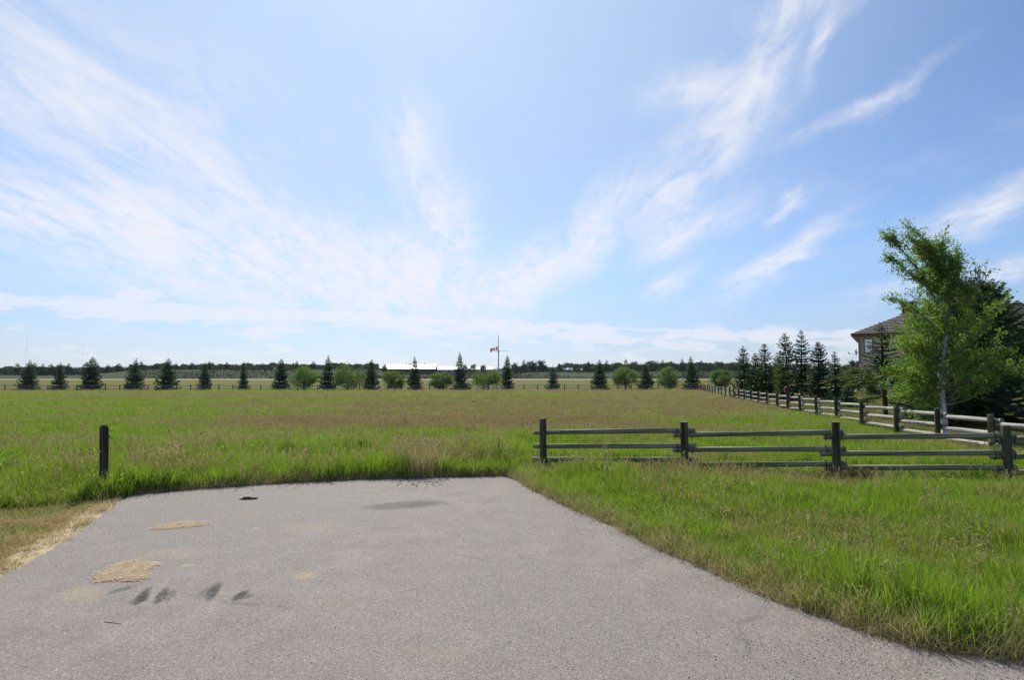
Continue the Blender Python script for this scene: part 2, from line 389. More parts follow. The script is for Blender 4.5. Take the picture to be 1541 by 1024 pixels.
M = {}
M['asphalt'] = m_asphalt()
M['field'] = m_ground('field_soil', (.105, .105, .035), (.135, .115, .055), (.075, .10, .025))
M['lawn'] = m_ground('lawn_turf', (.125, .16, .042), (.20, .185, .075), (.25, .20, .10), 3.)
M['mown'] = m_ground('mown_turf', (.075, .10, .008), (.115, .115, .012), (.135, .09, .014), .7)
M['verge'] = m_ground('dry_turf', (.42, .34, .21), (.50, .41, .28), (.30, .25, .12), 6.)
M['strip'] = m_ground('pale_strip', (.27, .24, .17), (.31, .27, .20), (.17, .17, .09), 1.)
M['bank'] = m_ground('bank_turf', (.026, .042, .014), (.040, .055, .02), (.05, .046, .022), .5)
M['hills'] = m_ground('hill_turf', (.04, .06, .04), (.05, .07, .04), (.06, .07, .05), .02)
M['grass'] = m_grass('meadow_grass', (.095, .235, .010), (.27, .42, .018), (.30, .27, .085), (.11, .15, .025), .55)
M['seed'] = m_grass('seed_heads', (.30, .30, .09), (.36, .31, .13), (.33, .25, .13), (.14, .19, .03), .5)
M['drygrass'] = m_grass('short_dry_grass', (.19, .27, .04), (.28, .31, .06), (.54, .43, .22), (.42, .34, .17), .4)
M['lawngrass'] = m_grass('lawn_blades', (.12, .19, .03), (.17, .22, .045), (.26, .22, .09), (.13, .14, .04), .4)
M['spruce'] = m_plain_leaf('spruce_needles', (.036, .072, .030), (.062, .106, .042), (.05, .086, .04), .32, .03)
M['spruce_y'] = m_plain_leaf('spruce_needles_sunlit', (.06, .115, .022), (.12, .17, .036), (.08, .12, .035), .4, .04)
M['spruce_far'] = m_plain_leaf('far_spruce_needles', (.022, .036, .024), (.032, .048, .03), (.028, .042, .03), .1, .02)
M['birch'] = m_plain_leaf('birch_leaves', (.045, .12, .010), (.20, .35, .022), (.28, .36, .03), .6, .06)  # dark-to-bright tint range puts shaded and sunlit leaves into the colour
M['willow'] = m_plain_leaf('willow_leaves', (.085, .165, .022), (.17, .27, .045), (.19, .26, .06), .45, .04)
M['far_leaf'] = m_plain_leaf('far_leaves', (.035, .062, .020), (.058, .092, .028), (.075, .105, .035), .3, .02)
M['scrub'] = m_plain_leaf('scrub_leaves', (.024, .042, .016), (.038, .058, .022), (.05, .05, .026), .25, .0)
M['shrub'] = m_plain_leaf('shrub_leaves', (.07, .13, .02), (.12, .18, .03), (.16, .19, .05), .45, .05)
M['bark'] = simple('bark', (.05, .038, .03), (.10, .08, .065), 9, .95, .5, .02, (1, 1, .3))
M['spruce_bark'] = simple('spruce_bark', (.055, .035, .028), (.11, .075, .06), 12, .95, .5, .02, (1, 1, .4))
def m_birch():
    b = MatB('birch_bark'); o = b.obj()
    n = b.noise(b.map(o, scl=(3, 3, 16)), 1.6, 5, .7); k = b.noise(o, 5.5, 3)
    f = b.math('MULTIPLY', b.rng(n, .55, .62), b.rng(k, .4, .6, .35, 1.))
    c = b.mix(b.rng(k, .3, .7), (.62, .58, .52), (.74, .72, .68)); c = b.mix(f, c, (.03, .027, .025))
    return b.pbr(c, .75, b.bump(n, .3, .01), .3)
M['birch_bark'] = m_birch()
M['birch_limb'] = simple('birch_limb_bark', (.10, .08, .07), (.30, .27, .24), 6, .8, .3)
def m_wood(name, c1, c2, c3):
    b = MatB(name); o = b.obj(); r = b.orand()
    v = b.map(o, scl=(14, 14, 1.1)); n = b.noise(v, 1.6, 6, .65, .2); k = b.noise(o, 1.3, 3)
    c = b.mix(b.rng(n, .35, .65), b.mix(1., c1, (.7, .7, .7), 'MULTIPLY'), c2); c = b.mix(b.math('MULTIPLY', b.rng(k, .4, .7), .6), c, c3)
    c = b.mix(b.math('MULTIPLY', r, .35), c, b.mix(1., c, (1.35, 1.32, 1.25), 'MULTIPLY'))
    cr = b.rng(b.noise(b.map(o, scl=(30, 30, .7)), 1.2, 3), .60, .64)
    c = b.mix(cr, c, (.02, .018, .015))
    return b.pbr(c, .95, b.bump(n, .8, .02), .06)
M['wood'] = m_wood('weathered_green_wood', (.20, .19, .115), (.38, .355, .25), (.27, .25, .18))
M['post'] = m_wood('dark_post_wood', (.065, .055, .034), (.14, .12, .08), (.10, .088, .055))
M['pale_rail'] = m_wood('sunlit_rail_wood', (.33, .32, .28), (.50, .48, .42), (.40, .38, .33))  # paler than the near rails: sunlight on the wood is put into its colour
M['old_post'] = m_wood('creosoted_wood', (.045, .036, .028), (.095, .08, .06), (.06, .055, .042))
M['endgrain'] = simple('end_grain', (.16, .13, .09), (.28, .24, .17), 20, .9, .3, .005)
M['wire'] = simple('black_wire', (.02, .02, .02), (.035, .03, .028), 10, .6, 0)
M['tin'] = simple('reflector_tin', (.45, .42, .36), (.6, .56, .48), 20, .5, 0)
M['red'] = simple('red_paint', (.20, .010, .025), (.27, .016, .03), 6, .5, .1)
M['dred'] = simple('dark_red_paint', (.05, .006, .02), (.08, .01, .03), 6, .5, .1)
M['stucco'] = simple('beige_stucco', (.46, .38, .27), (.52, .44, .33), 3, .95, .25, .01)
M['stucco2'] = simple('pale_stucco', (.46, .41, .34), (.52, .47, .40), 3, .95, .25, .01)
M['trim'] = simple('slate_trim', (.12, .15, .15), (.16, .19, .19), 4, .6, 0)
M['fascia'] = simple('brown_fascia', (.10, .06, .045), (.14, .085, .06), 4, .6, 0)
M['white'] = simple('white_paint', (.72, .72, .70), (.80, .80, .78), 4, .5, 0)
M['curtain'] = simple('pale_curtain', (.50, .52, .52), (.66, .68, .68), 5, .8, .2, .02, (6, 6, .5))
M['dark_room'] = simple('dark_interior', (.015, .015, .018), (.03, .03, .035), 3, .9, 0)
M['brick'] = simple('dark_brick', (.10, .055, .045), (.16, .09, .07), 9, .9, .3)
M['stone'] = simple('grey_stone', (.30, .29, .31), (.42, .41, .43), 5, .9, .3)
M['metalroof'] = simple('white_metal_roof', (.56, .55, .53), (.64, .63, .61), .3, .45, 0, spec=.5)
M['barnwall'] = simple('brown_barn_wall', (.10, .065, .055), (.14, .09, .075), .5, .85, 0)
M['greywall'] = simple('grey_shed_wall', (.30, .31, .32), (.38, .39, .40), .5, .85, 0)
M['pole'] = simple('grey_metal_pole', (.25, .27, .28), (.32, .34, .35), .5, .45, 0, spec=.5)
M['flagred'] = MatB('flag_red').leaf((.80, .11, .05), .6, .02)
M['flagwhite'] = MatB('flag_white').leaf((.88, .87, .85), .6, .02)
M['straw'] = m_grass('straw_strands', (.72, .58, .38), (.86, .75, .56), (.72, .60, .42), (.68, .55, .37), .4)
M['gravel'] = simple('gravel_stone', (.26, .23, .21), (.50, .46, .42), 2.5, .85, .3)
M['debris'] = simple('dark_debris', (.035, .025, .02), (.12, .085, .06), 40, .95, .5, .01)
def m_shingle():
    b = MatB('brown_shingles'); o = b.obj(); n = b.noise(o, 6, 5, .7); r = b.orand()
    c = b.mix(b.rng(n, .3, .7), (.125, .098, .09), (.20, .16, .145)); c = b.mix(b.math('MULTIPLY', r, .4), c, (.23, .185, .165))
    return b.pbr(c, .9, b.bump(n, .4, .01), .2)
M['shingle'] = m_shingle()
def m_glass():
    b = MatB('window_glass'); x = b.n('ShaderNodeBsdfPrincipled'); b.set(x, 'Base Color', (.9, .95, .95)); b.set(x, 'Roughness', .03)
    b.set(x, 'Transmission Weight', 1.0); b.set(x, 'IOR', 1.02); b.set(x, 'Specular IOR Level', .8)
    g = b.n('ShaderNodeBsdfGlossy'); b.set(g, 'Roughness', .03); tr = b.n('ShaderNodeBsdfTransparent'); mx = b.n('ShaderNodeMixShader'); b.set(mx, 0, .3)
    b.t.links.new(tr.outputs[0], mx.inputs[1]); b.t.links.new(g.outputs[0], mx.inputs[2]); b.t.links.new(mx.outputs[0], b.out.inputs[0]); return b.m
M['glass'] = m_glass()

# ------------------------------------------------------------------ ground sheets
def axis(lo, hi, step, far, g):
    a = list(np.arange(lo, hi, step)); s = step; x = hi
    while x < far[1]: a.append(x); s *= g; x += s
    a.append(far[1]); s = step; x = lo - step
    while x > far[0]: a.insert(0, x); s *= g; x -= s
    a.insert(0, far[0]); return np.array(a)
xs = axis(-11, 13, .2, (-9000, 9000), 1.055); ys = axis(1.6, 16, .2, (-300, 9000), 1.055)
X, Y = np.meshgrid(xs, ys); Z = ht(X, Y) + nearbump(X, Y)
ins = inside(X, Y); dd = adist(X, Y)
Z = np.where(ins & (dd > .12), -.07, np.where(ins, -.03, Z + .0))
Xc = (X[:-1, :-1] + X[1:, 1:]) / 2; Yc = (Y[:-1, :-1] + Y[1:, 1:]) / 2
zone = np.zeros(Xc.shape, int)
zone[(side(Xc, Yc) > .1) & (Yc > 9.4) & (Yc < FARY)] = 1
zone[(Yc >= FARY) & (Yc < 9000)] = 2
def verge_zone(x, y): return (x < -3.0) & (y < 8.75 + (x + 5.75) * .95 + .0) & (y > 2.5) & (y < 9)
zone[verge_zone(Xc, Yc)] = 3
zone[(zone == 2) & (Yc > 236) & (Yc < 263)] = 4
NX = len(xs); idx = np.arange(X.size).reshape(X.shape)
Q = np.stack([idx[:-1, :-1], idx[:-1, 1:], idx[1:, 1:], idx[1:, :-1]], -1)
VV = np.stack([X.ravel(), Y.ravel(), Z.ravel()], 1)
for k, nm, m in ((0, 'field_ground', 'field'), (1, 'lawn_ground', 'lawn'), (2, 'mown_ground', 'mown'), (3, 'verge_ground', 'verge'), (4, 'gravel_track', 'strip')):
    q = Q[zone == k].reshape(-1, 4)
    u, inv = np.unique(q, return_inverse=True)
    o = link(nm, new_mesh(nm, VV[u], inv.reshape(-1, 4), smooth=True, mats=[M[m]])); o['kind'] = 'structure'

# asphalt slab
bm = bmesh.new()
vt = [bm.verts.new((x, y, .012)) for x, y in APOLY]
f = bm.faces.new(vt); bmesh.ops.triangulate(bm, faces=[f])
ed = bmesh.ops.extrude_edge_only(bm, edges=[e for e in bm.edges if e.is_boundary])
for v in [g_ for g_ in ed['geom'] if isinstance(g_, bmesh.types.BMVert)]: v.co.z = -.09
bmesh.ops.recalc_face_normals(bm, faces=bm.faces)
asph = bm_obj('asphalt_road', bm, M['asphalt']); asph['kind'] = 'structure'

# embankment with a plateau behind
def crest(px):
    y = np.interp(px, [-900, 0, 150, 215, 560, 585, 770, 800, 1100, 1400, 2600], [564, 565, 565, 557.5, 557, 565, 565, 561, 559.5, 560, 560])
    return CAMZ + (570 - y) * 330 / F
bx = np.linspace(-520, 520, 261); by = np.concatenate([np.linspace(262, 345, 30), np.array([370, 420, 520, 700, 950])])
BX, BY = np.meshgrid(bx, by)
def bank_z(x, y):
    px = CX + x / 330 * F; c = crest(px) + (fbm(x * .03, 3 + x * 0) - .5) * .5
    base = 1.45
    return base + (c - base) * sstep(y, 264, 332) * (1 - .9 * sstep(y, 520, 950)) + (fbm(x * .15, y * .15) - .5) * .7 * sstep(y, 266, 290) - .25 * (y < 263)
ib = np.arange(BX.size).reshape(BX.shape)
QB = np.stack([ib[:-1, :-1], ib[:-1, 1:], ib[1:, 1:], ib[1:, :-1]], -1).reshape(-1, 4)
bank = link('embankment', new_mesh('embankment', np.stack([BX.ravel(), BY.ravel(), bank_z(BX, BY).ravel()], 1), QB, smooth=True, mats=[M['bank']])); bank['kind'] = 'structure'
# distant low hills
hx = np.linspace(-6500, 6500, 130); V = []; 
for j, (yy, f_) in enumerate(((4200, 0), (5000, 1), (6000, .2))):
    for x in hx: V.append((x, yy, (60 + 62 * float(fbm(x * .0012 + 3, 1.0))) * f_))
ih = np.arange(390).reshape(3, 130)
hl = link('distant_hills', new_mesh('distant_hills', V, np.stack([ih[:-1, :-1], ih[:-1, 1:], ih[1:, 1:], ih[1:, :-1]], -1).reshape(-1, 4), smooth=True, mats=[M['hills']])); hl['kind'] = 'structure'

# ------------------------------------------------------------------ fences
def pole_mesh(name, r, n=12, seed=0, wob=.05, L0=0., L1=1., chamfer=.012, bend=0.):
    """a round timber along +Z with L0..L1, uneven, ends slightly rounded, end grain on the caps"""
    rr = random.Random(seed); V = []; Fc = []
    rings = [L0, L0 + chamfer] + [L0 + (L1 - L0) * t for t in (.2, .4, .6, .8)] + [L1 - chamfer, L1]
    for i, z in enumerate(rings):
        e = .86 if i in (0, len(rings) - 1) else 1.
        cx = bend * math.sin(PI * (z - L0) / (L1 - L0)) + rr.uniform(-1, 1) * r * .04
        for k in range(n):
            t = 2 * PI * k / n; q = r * e * (1 + rr.uniform(-wob, wob))
            V.append((cx + q * math.cos(t), q * math.sin(t), z))
    for i in range(len(rings) - 1):
        for k in range(n): Fc.append((i*n+k, i*n+(k+1) % n, (i+1)*n+(k+1) % n, (i+1)*n+k))
    capi = len(Fc)
    for i0 in (0, len(rings) - 1):
        V.append((0, 0, rings[i0])); c = len(V) - 1
        for k in range(0, n, 2): Fc.append((c, i0*n+k, i0*n+(k+1) % n, i0*n+(k+2) % n))
    me = new_mesh(name, V, Fc, smooth=False)
    for i, p in enumerate(me.polygons): p.use_smooth = i < capi and n > 8
    return me, capi
def timber(name, r, mat, cap, **k):
    me, ci = pole_mesh(name, r, **k); me.materials.append(mat); me.materials.append(cap)
    for i, p in enumerate(me.polygons):
        if i >= ci: p.material_index = 1
    return me
def place_rail(me, parent, a, b, name='rail'):
    """me is a unit timber (0..1 along z) laid from a to b"""
    o = bpy.data.objects.new(name, me); COL.objects.link(o); o.parent = parent
    d = Vector(b) - Vector(a); o.location = a
    o.rotation_euler = d.to_track_quat('Z', 'Y').to_euler(); o.scale = (1, 1, d.length); return o
post_me = [timber('post', .066, M['post'], M['endgrain'], seed=i, L0=-.25, L1=.99, n=14) for i in range(4)]
rail_me = [timber('rail', .046, M['wood'], M['endgrain'], seed=10 + i, n=12, wob=.10, chamfer=.004, bend=.022 * (i - 1)) for i in range(3)]
prail_me = [timber('rail', .05, M['pale_rail'], M['endgrain'], seed=20 + i, n=12, wob=.10, chamfer=.004, bend=.024 * (i - 1)) for i in range(3)]
stub_me = timber('spacer', .042, M['post'], M['endgrain'], seed=33, n=10, wob=.05, L0=-.5, L1=.5, chamfer=.01)
V_, F_ = [], []
for k in range(14):
    t = 2 * PI * k / 14
    for (a, b) in ((0., -.006), (.006, -.006), (.006, .006), (0., .006)):
        V_.append((b, (.050 + a) * math.cos(t), (.092 + a) * math.sin(t)))
for k in range(14):
    for j in range(4): F_.append((k*4+j, k*4+(j+1) % 4, ((k+1) % 14)*4+(j+1) % 4, ((k+1) % 14)*4+j))
tie_me = new_mesh('wire_tie', V_, F_, mats=[M['wire']])
def build_fence(name, label, pts, posts, rails, heights, lap, off, ties_to=99, group=None, zf=ht, hscale=None, lift=.044):
    p0 = pts[0]; z0 = float(zf(*p0)); root = thing(name, label, 'fence', (p0[0], p0[1], z0), 0, group)
    org = Vector((p0[0], p0[1], z0)); n = len(pts)
    for i, p in enumerate(pts):
        o = bpy.data.objects.new('post', posts[i % len(posts)]); COL.objects.link(o); o.parent = root
        o.location = Vector((p[0], p[1], float(zf(*p)))) - org
        o.rotation_euler = (rnd.uniform(-.025, .025), rnd.uniform(-.03, .03), rnd.uniform(0, 6))
        s = (hscale[i] if hscale else rnd.uniform(.97, 1.04)); o.scale = (1, 1, s)
    for i in range(n - 1):
        a = Vector((pts[i][0], pts[i][1], float(zf(*pts[i])))); b = Vector((pts[i+1][0], pts[i+1][1], float(zf(*pts[i+1]))))
        d = (b - a); d.z = 0; d.normalize(); sidev = Vector((-d.y, d.x, 0)) * off
        for j, h in enumerate(heights):
            l0 = lap * rnd.uniform(.7, 1.15); l1 = lap * rnd.uniform(.7, 1.15)
            A = a + sidev - d * l0 + Vector((0, 0, h - lift + rnd.uniform(-.012, .012))); B = b + sidev + d * l1 + Vector((0, 0, h + lift + rnd.uniform(-.012, .012)))
            place_rail(rails[(i + j) % len(rails)], root, A - org, B - org)
    for i in range(1, min(n, ties_to)):
        q = pts[i + 1] if i < n - 1 else pts[i]; pq = pts[i] if i < n - 1 else pts[i - 1]
        d = Vector((q[0] - pq[0], q[1] - pq[1], 0)).normalized(); sidev = Vector((-d.y, d.x, 0)) * off
        a = Vector((pts[i][0], pts[i][1], float(zf(*pts[i]))))
        for h in heights:
            for s_ in (-1, 1):
                o = bpy.data.objects.new('wire_tie', tie_me); COL.objects.link(o); o.parent = root
                o.location = a + sidev + d * s_ * rnd.uniform(.11, .15) + Vector((0, 0, h)) - org
                o.rotation_euler = (0, rnd.uniform(-.1, .1), math.atan2(d.y, d.x))
    return root
NEAR = [gp(818, 11.2), gp(1031, 10.6), gp(1260, 10.2), gp(1520, 9.7), (9.85, 9.5)]
build_fence('rail_fence', 'weathered grey-green three-rail fence across the grass behind the asphalt, nearest the camera', NEAR[:-1] + [(9.72, 9.42)], post_me, rail_me, (.235, .49, .765), .22, .105, hscale=[1.0, .985, 1.01, .99, 1.])
bx_ = rnd.getstate()
build_fence('rail_fence', 'sunlit pale rails on dark posts, long fence running away along the lawn', REC[::-1], post_me, prail_me, (.25, .52, .80), .24, .12, group=None, ties_to=0)
# near-end ties and short spacer logs of the long fence are parts of it
recf = [o for o in COL.objects if o.type == 'EMPTY' and o.name.startswith('rail_fence')][-1]
org = Vector(recf.location)
for i in range(1, 16):
    p = REC[i]; q = REC[i + 1]; d = Vector((p[0] - q[0], p[1] - q[1], 0)).normalized(); sv = Vector((-d.y, d.x, 0)) * .12
    for h in (.25, .52, .80):
        base = Vector((p[0], p[1], float(ht(*p)) + h)) + sv
        o = bpy.data.objects.new('spacer', stub_me); COL.objects.link(o); o.parent = recf
        o.location = base + Vector((0, 0, .0)) - org; o.rotation_euler = Vector((-sv.y, sv.x, 0)).normalized().to_track_quat('Z', 'Y').to_euler(); o.scale = (1, 1, .3)
        for s_ in (-1, 1):
            o = bpy.data.objects.new('wire_tie', tie_me); COL.objects.link(o); o.parent = recf
            o.location = base + d * s_ * .13 - org; o.rotation_euler = (0, 0, math.atan2(d.y, d.x))
fx1 = REC[-1][0]; FAR = []
x = fx1
while x > -112: FAR.append((x, FARY - .1 + (x - fx1) * .045)); x -= 1.95 * rnd.uniform(.97, 1.03)
fpost = [timber('post', .06, M['post'], M['endgrain'], seed=50 + i, n=8, L0=-.2, L1=.88) for i in range(2)]
frail = [timber('rail', .04, M['pale_rail'], M['endgrain'], seed=60 + i, n=6, chamfer=.004) for i in range(2)]
build_fence('rail_fence', 'low distant rail fence running the full width at the far end of the field', FAR, fpost, frail, (.36, .74), .1, -.1, ties_to=0)
# single post left of the asphalt
px_, py_ = gp(156, 8.95)
pt = thing('wooden_post', 'lone dark round wooden post in the long grass left of the asphalt', 'post', (px_, py_, 0))
o = link('post_shaft', timber('post_shaft', .058, M['old_post'], M['old_post'], seed=71, L0=-.3, L1=1.03, n=18, wob=.03, chamfer=.03), pt); pt.rotation_euler = (0, -.036, 0)
for (dx, z) in ((-.012, .66), (.016, .35)):
    V, Fc = tube_arrays([(dx, -.055, z), (dx, -.066, z)], [.011, .011], 8); link('nail_plate', new_mesh('nail_plate', V, Fc, mats=[M['tin']]), pt)
V, Fc = tube_arrays([(0, 0, 1.025), (0, 0, 1.042)], [.048, .040], 16); link('post_cap', new_mesh('post_cap', V, Fc, mats=[M['old_post']]), pt)

# red box on the fence post
rp = REC[8]; dx0, dy0 = rp
rb = thing('bird_house', 'small dark red box with pitched lid on top of a fence post by the spruces', 'bird house', (dx0, dy0, float(ht(dx0, dy0)) + 1.02), -.3); rb.scale = (.8, .8, .85)
boxo('box_body', M['red'], rb, -.13, .13, -.12, .12, 0, .26)
bm = bmesh.new(); vs = [bm.verts.new(p) for p in ((-.17,-.16,.262),(.17,-.16,.262),(.17,.16,.262),(-.17,.16,.262),(0,-.16,.40),(0,.16,.40))]
for f_ in ((3,2,1,0),(0,1,4),(2,3,5),(1,2,5,4),(3,0,4,5)): bm.faces.new([vs[i] for i in f_])
bm_obj('box_lid', bm, M['dred'], rb)
V, Fc = tube_arrays([(0, -.121, .15), (0, -.126, .15)], [.035, .035], 10); link('entrance_hole', new_mesh('entrance_hole', V, Fc, mats=[M['dark_room']]), rb)

# ------------------------------------------------------------------ trees
def quads_from(P, D, Sd, l, w, seed=0):
    """diamond leaves: P base, D direction, Sd side vector (unit), l length, w half width"""
    n = len(P); V = np.empty((n, 4, 3)); l = l[:, None]; w = w[:, None]
    V[:, 0] = P; V[:, 1] = P + D * l * .5 + Sd * w; V[:, 2] = P + D * l; V[:, 3] = P + D * l * .5 - Sd * w
    r = np.random.default_rng(seed + 99)
    t = np.repeat(r.random(n), 4)
    return V.reshape(-1, 3), np.arange(n * 4).reshape(n, 4), t
def unit(v): return v / np.maximum(np.linalg.norm(v, axis=-1, keepdims=True), 1e-9)
def spruce_crown(h, Rr, z0, nlev, nbr, nsp, seed, shape=.85, sw=1., gaps=0., extra=None, upper=.5):
    r = np.random.default_rng(seed); Ps = []; Ds = []; Ss = []; Ls = []; Ws = []; tw = []
    for i in range(nlev):
        u = (i + r.uniform(-.3, .3)) / nlev; u = min(max(u, 0), .995) ** .92
        z = z0 + (h - z0) * u; Lb = Rr * (1 - u) ** shape + .010 * h
        for b in range(nbr):
            if r.random() < gaps: continue
            a = 2 * PI * (b + r.uniform(-.35, .35) + i * .37) / nbr
            Lx = Lb * r.uniform(.68, 1.15); e = np.interp(u, [0, .5, .9, 1], [-.16, .08, upper, 1.1]) + r.uniform(-.08, .08)
            n = max(3, int(nsp * (.35 + .65 * (1 - u)))); t = np.linspace(.12, 1, n)
            dh = np.array([math.cos(a), math.sin(a), 0]); sdv = np.array([-dh[1], dh[0], 0])
            zz_ = math.sin(e) * t - .16 * np.sin(t * PI) * (1 - u) + .10 * t ** 3
            C = np.outer(t * math.cos(e), dh) * Lx; C[:, 2] += zz_ * Lx + z
            for s in (-1, 1):
                wdt = Lx * (.42 * (1 - t * .72)) * r.uniform(.7, 1.2, n) + .03 * Rr
                D = dh * .62 + s * sdv * .78 + np.array([0, 0, -.12]) + r.normal(0, .16, (n, 3))
                D = unit(D); side_ = unit(np.cross(D, np.array([0, 0, 1.])) * .75 + r.normal(0, .45, (n, 3)))
                Ps.append(C); Ds.append(D); Ss.append(side_); Ls.append(wdt); Ws.append(wdt * .16 * sw + .008 * Rr * sw)
            D = unit(dh[None] + r.normal(0, .2, (n, 3)) + np.array([0, 0, .05])); side_ = unit(np.cross(D, r.normal(0, 1, (n, 3))))
            Ps.append(C); Ds.append(D); Ss.append(side_); Ls.append(np.full(n, Lx / n * 2.4)); Ws.append(np.full(n, Lx / n * .55 * sw))
    P = np.concatenate(Ps); V, Fc, t = quads_from(P, np.concatenate(Ds), np.concatenate(Ss), np.concatenate(Ls), np.concatenate(Ws), seed)
    return V, Fc, t
def trunk_mesh(h, r0, mat, n=8, seed=0, top=.98):
    rr = random.Random(seed); P = []; rad = []
    for i in range(9):
        t = i / 8; P.append((rr.uniform(-.01, .01) * h * .3, rr.uniform(-.01, .01) * h * .3, -.15 + (h * top + .15) * t)); rad.append(r0 * (1 - t) ** .9 + .006 + (.3 * r0 if i == 0 else 0))
    V, Fc = tube_arrays(P, rad, n, .06); return new_mesh('trunk', V, Fc, smooth=True, mats=[mat])
def shrub_arrays(w, h, zc, nclust, nleaf, ls, seed, flat=.6, lean=0., droop=0.):
    """leaf clumps spread through an uneven dome of half width w; zc = height where foliage begins"""
    r = np.random.default_rng(seed); C = []
    while len(C) < nclust:
        p = r.uniform(-1, 1, 3); q = np.linalg.norm(p)
        if q > 1 or q < .35: continue
        if r.random() < .35 and q < .6: continue
        C.append(p)
    C = np.array(C); C[:, 2] = (C[:, 2] * .5 + .5)
    ctr = C * np.array([w * .85, w * .8, (h - zc) * .88]) + np.array([0, 0, zc + .04 * h])
    ctr[:, 0] += lean * (ctr[:, 2] / h) ** 2
    sig = w * .13 * r.uniform(.7, 1.35, nclust)
    k = r.integers(0, nclust, nleaf); P = ctr[k] + r.normal(0, 1, (nleaf, 3)) * sig[k][:, None] * np.array([1, 1, .75])
    P[:, 2] = np.maximum(P[:, 2], zc * .6)
    D = unit(r.normal(0, 1, (nleaf, 3)) + np.array([0, 0, .3 - droop])); Sd = unit(np.cross(D, r.normal(0, 1, (nleaf, 3))))
    l = ls * r.uniform(.6, 1.4, nleaf); V, Fc, t = quads_from(P, D, Sd, l, l * .32, seed)
    return V, Fc, t, ctr
def limbs(ctr, r0, zfork, seed, n=9, sides=5):
    rr = random.Random(seed); parts = []
    parts.append(tube_arrays([(0, 0, -.15), (rr.uniform(-.05, .05), 0, zfork * .5), (0, rr.uniform(-.05, .05), zfork)], [r0 * 1.2, r0, r0 * .85], 7, .08))
    idx = list(range(len(ctr))); rr.shuffle(idx)
    for i in idx[:n]:
        c = Vector(ctr[i]); m = Vector((c.x * .35, c.y * .35, zfork + (c.z - zfork) * .55)); m += Vector((rr.uniform(-.1, .1), rr.uniform(-.1, .1), 0)) * c.length * .3
        parts.append(tube_arrays([(0, 0, zfork * rr.uniform(.4, 1)), m, c], [r0 * .55, r0 * .35, r0 * .1], sides, .05))
    return join_arrays(parts)
def put_tree(name, label, cat, crown_me, trunk_me, loc, s=(1, 1, 1), rz=0, group=None):
    t = thing(name, label, cat, loc, rz, group); t.scale = s
    t.rotation_euler = (rnd.uniform(-.025, .025), rnd.uniform(-.03, .03), rz)
    link('crown', crown_me, t); link('trunk', trunk_me, t); return t
ORD = ['first','second','third','fourth','fifth','sixth','seventh','eighth','ninth','tenth','eleventh','twelfth','thirteenth','fourteenth','fifteenth','sixteenth','seventeenth','eighteenth','nineteenth','twentieth','twenty-first','twenty-second','twenty-third','twenty-fourth','twenty-fifth','twenty-sixth','twenty-seventh','twenty-eighth']

# spruces of the row behind the far fence (unit tree: height 5, half width 1.5)
def spruce_me(seed, mat='spruce', **k):
    V, Fc, t = spruce_crown(seed=seed, **k); return new_mesh('crown', V, Fc, {'tint': t}, mats=[M[mat]])
uni = [spruce_me(100 + i, h=5, Rr=1.5, z0=.10, nlev=30, nbr=9, nsp=8, sw=1.15, gaps=.05, shape=(1.0, 1.15, .9, 1.1, .95)[i]) for i in range(5)]
unit_tr = [trunk_mesh(5, .09, M['spruce_bark'], 6, i) for i in range(5)]
ROW = [(42,542,14),(89,545,11),(137,537,15),(202,539,14),(251,539,15),(308,545,10.5),(366,543,8),(423,540,12.5),(493,534,13),(558,541,12),(624,537,11),(693,529,12),(763,535,9.5),(832,550,10),(902,541,12.5),(972,545,12),(1042,535,13)]
looks = {5: 'narrower dark spruce', 6: 'very narrow dark spruce', 8: 'tall dark spruce among round bushes', 11: 'tall open-branched spruce by white roof', 12: 'slender spruce beside the flagpole', 13: 'small squat spruce', 16: 'dark spruce near the fence corner'}
for i, (px, top, hw) in enumerate(ROW):
    Yd = FARY + 3.5 + (px - 1050) * .006; b = W(px, 585, Yd); z0 = float(ht(b.x, Yd)); hh = W(px, top, Yd).z - z0; ww = hw / F * Yd
    put_tree('spruce_tree', f"{looks.get(i, 'dark conical spruce')}, {ORD[i]} from left behind distant fence", 'tree', uni[i % 5], unit_tr[i % 5], (b.x, Yd, z0), (ww / 1.5, ww / 1.5, hh / 5), i * 1.7, 'spruces planted in a row behind the distant fence')
WIL = [(458,551,27),(524,550,27),(594,557,20),(662,561,20),(735,554,26),(941,552,24),(1007,552,22),(1086,556,18)]
wl = ['wide bright green bush merging with a tall spruce', 'bright green bush right of the tallest spruce of the left half', 'small round dark-trunked bush below the longer white roof', 'low pale bush below the second white roof', 'wide pale bush left of the flagpole', 'round bush with leaning trunk right of the small building', 'round pale bush between two dark spruces', 'small round pale bush behind the corner of the fences']
for i, (px, top, hw) in enumerate(WIL):
    Yd = FARY + 2.6 + (px - 1050) * .006; b = W(px, 585, Yd); z0 = float(ht(b.x, Yd)); hh = W(px, top, Yd).z - z0; ww = hw / F * Yd
    V, Fc, t, ctr = shrub_arrays(ww, hh, hh * .08, 46, 5600, .17, 200 + i); me = new_mesh('crown', V, Fc, {'tint': t}, mats=[M['willow']])
    v2, f2 = limbs(ctr, .11, hh * .28, i, 10); put_tree('willow_bush', f"{wl[i]}, behind the distant fence", 'bush', me, new_mesh('trunk', v2, f2, smooth=True, mats=[M['bark']]), (b.x, Yd, z0), group='round bushes planted among the distant spruces')
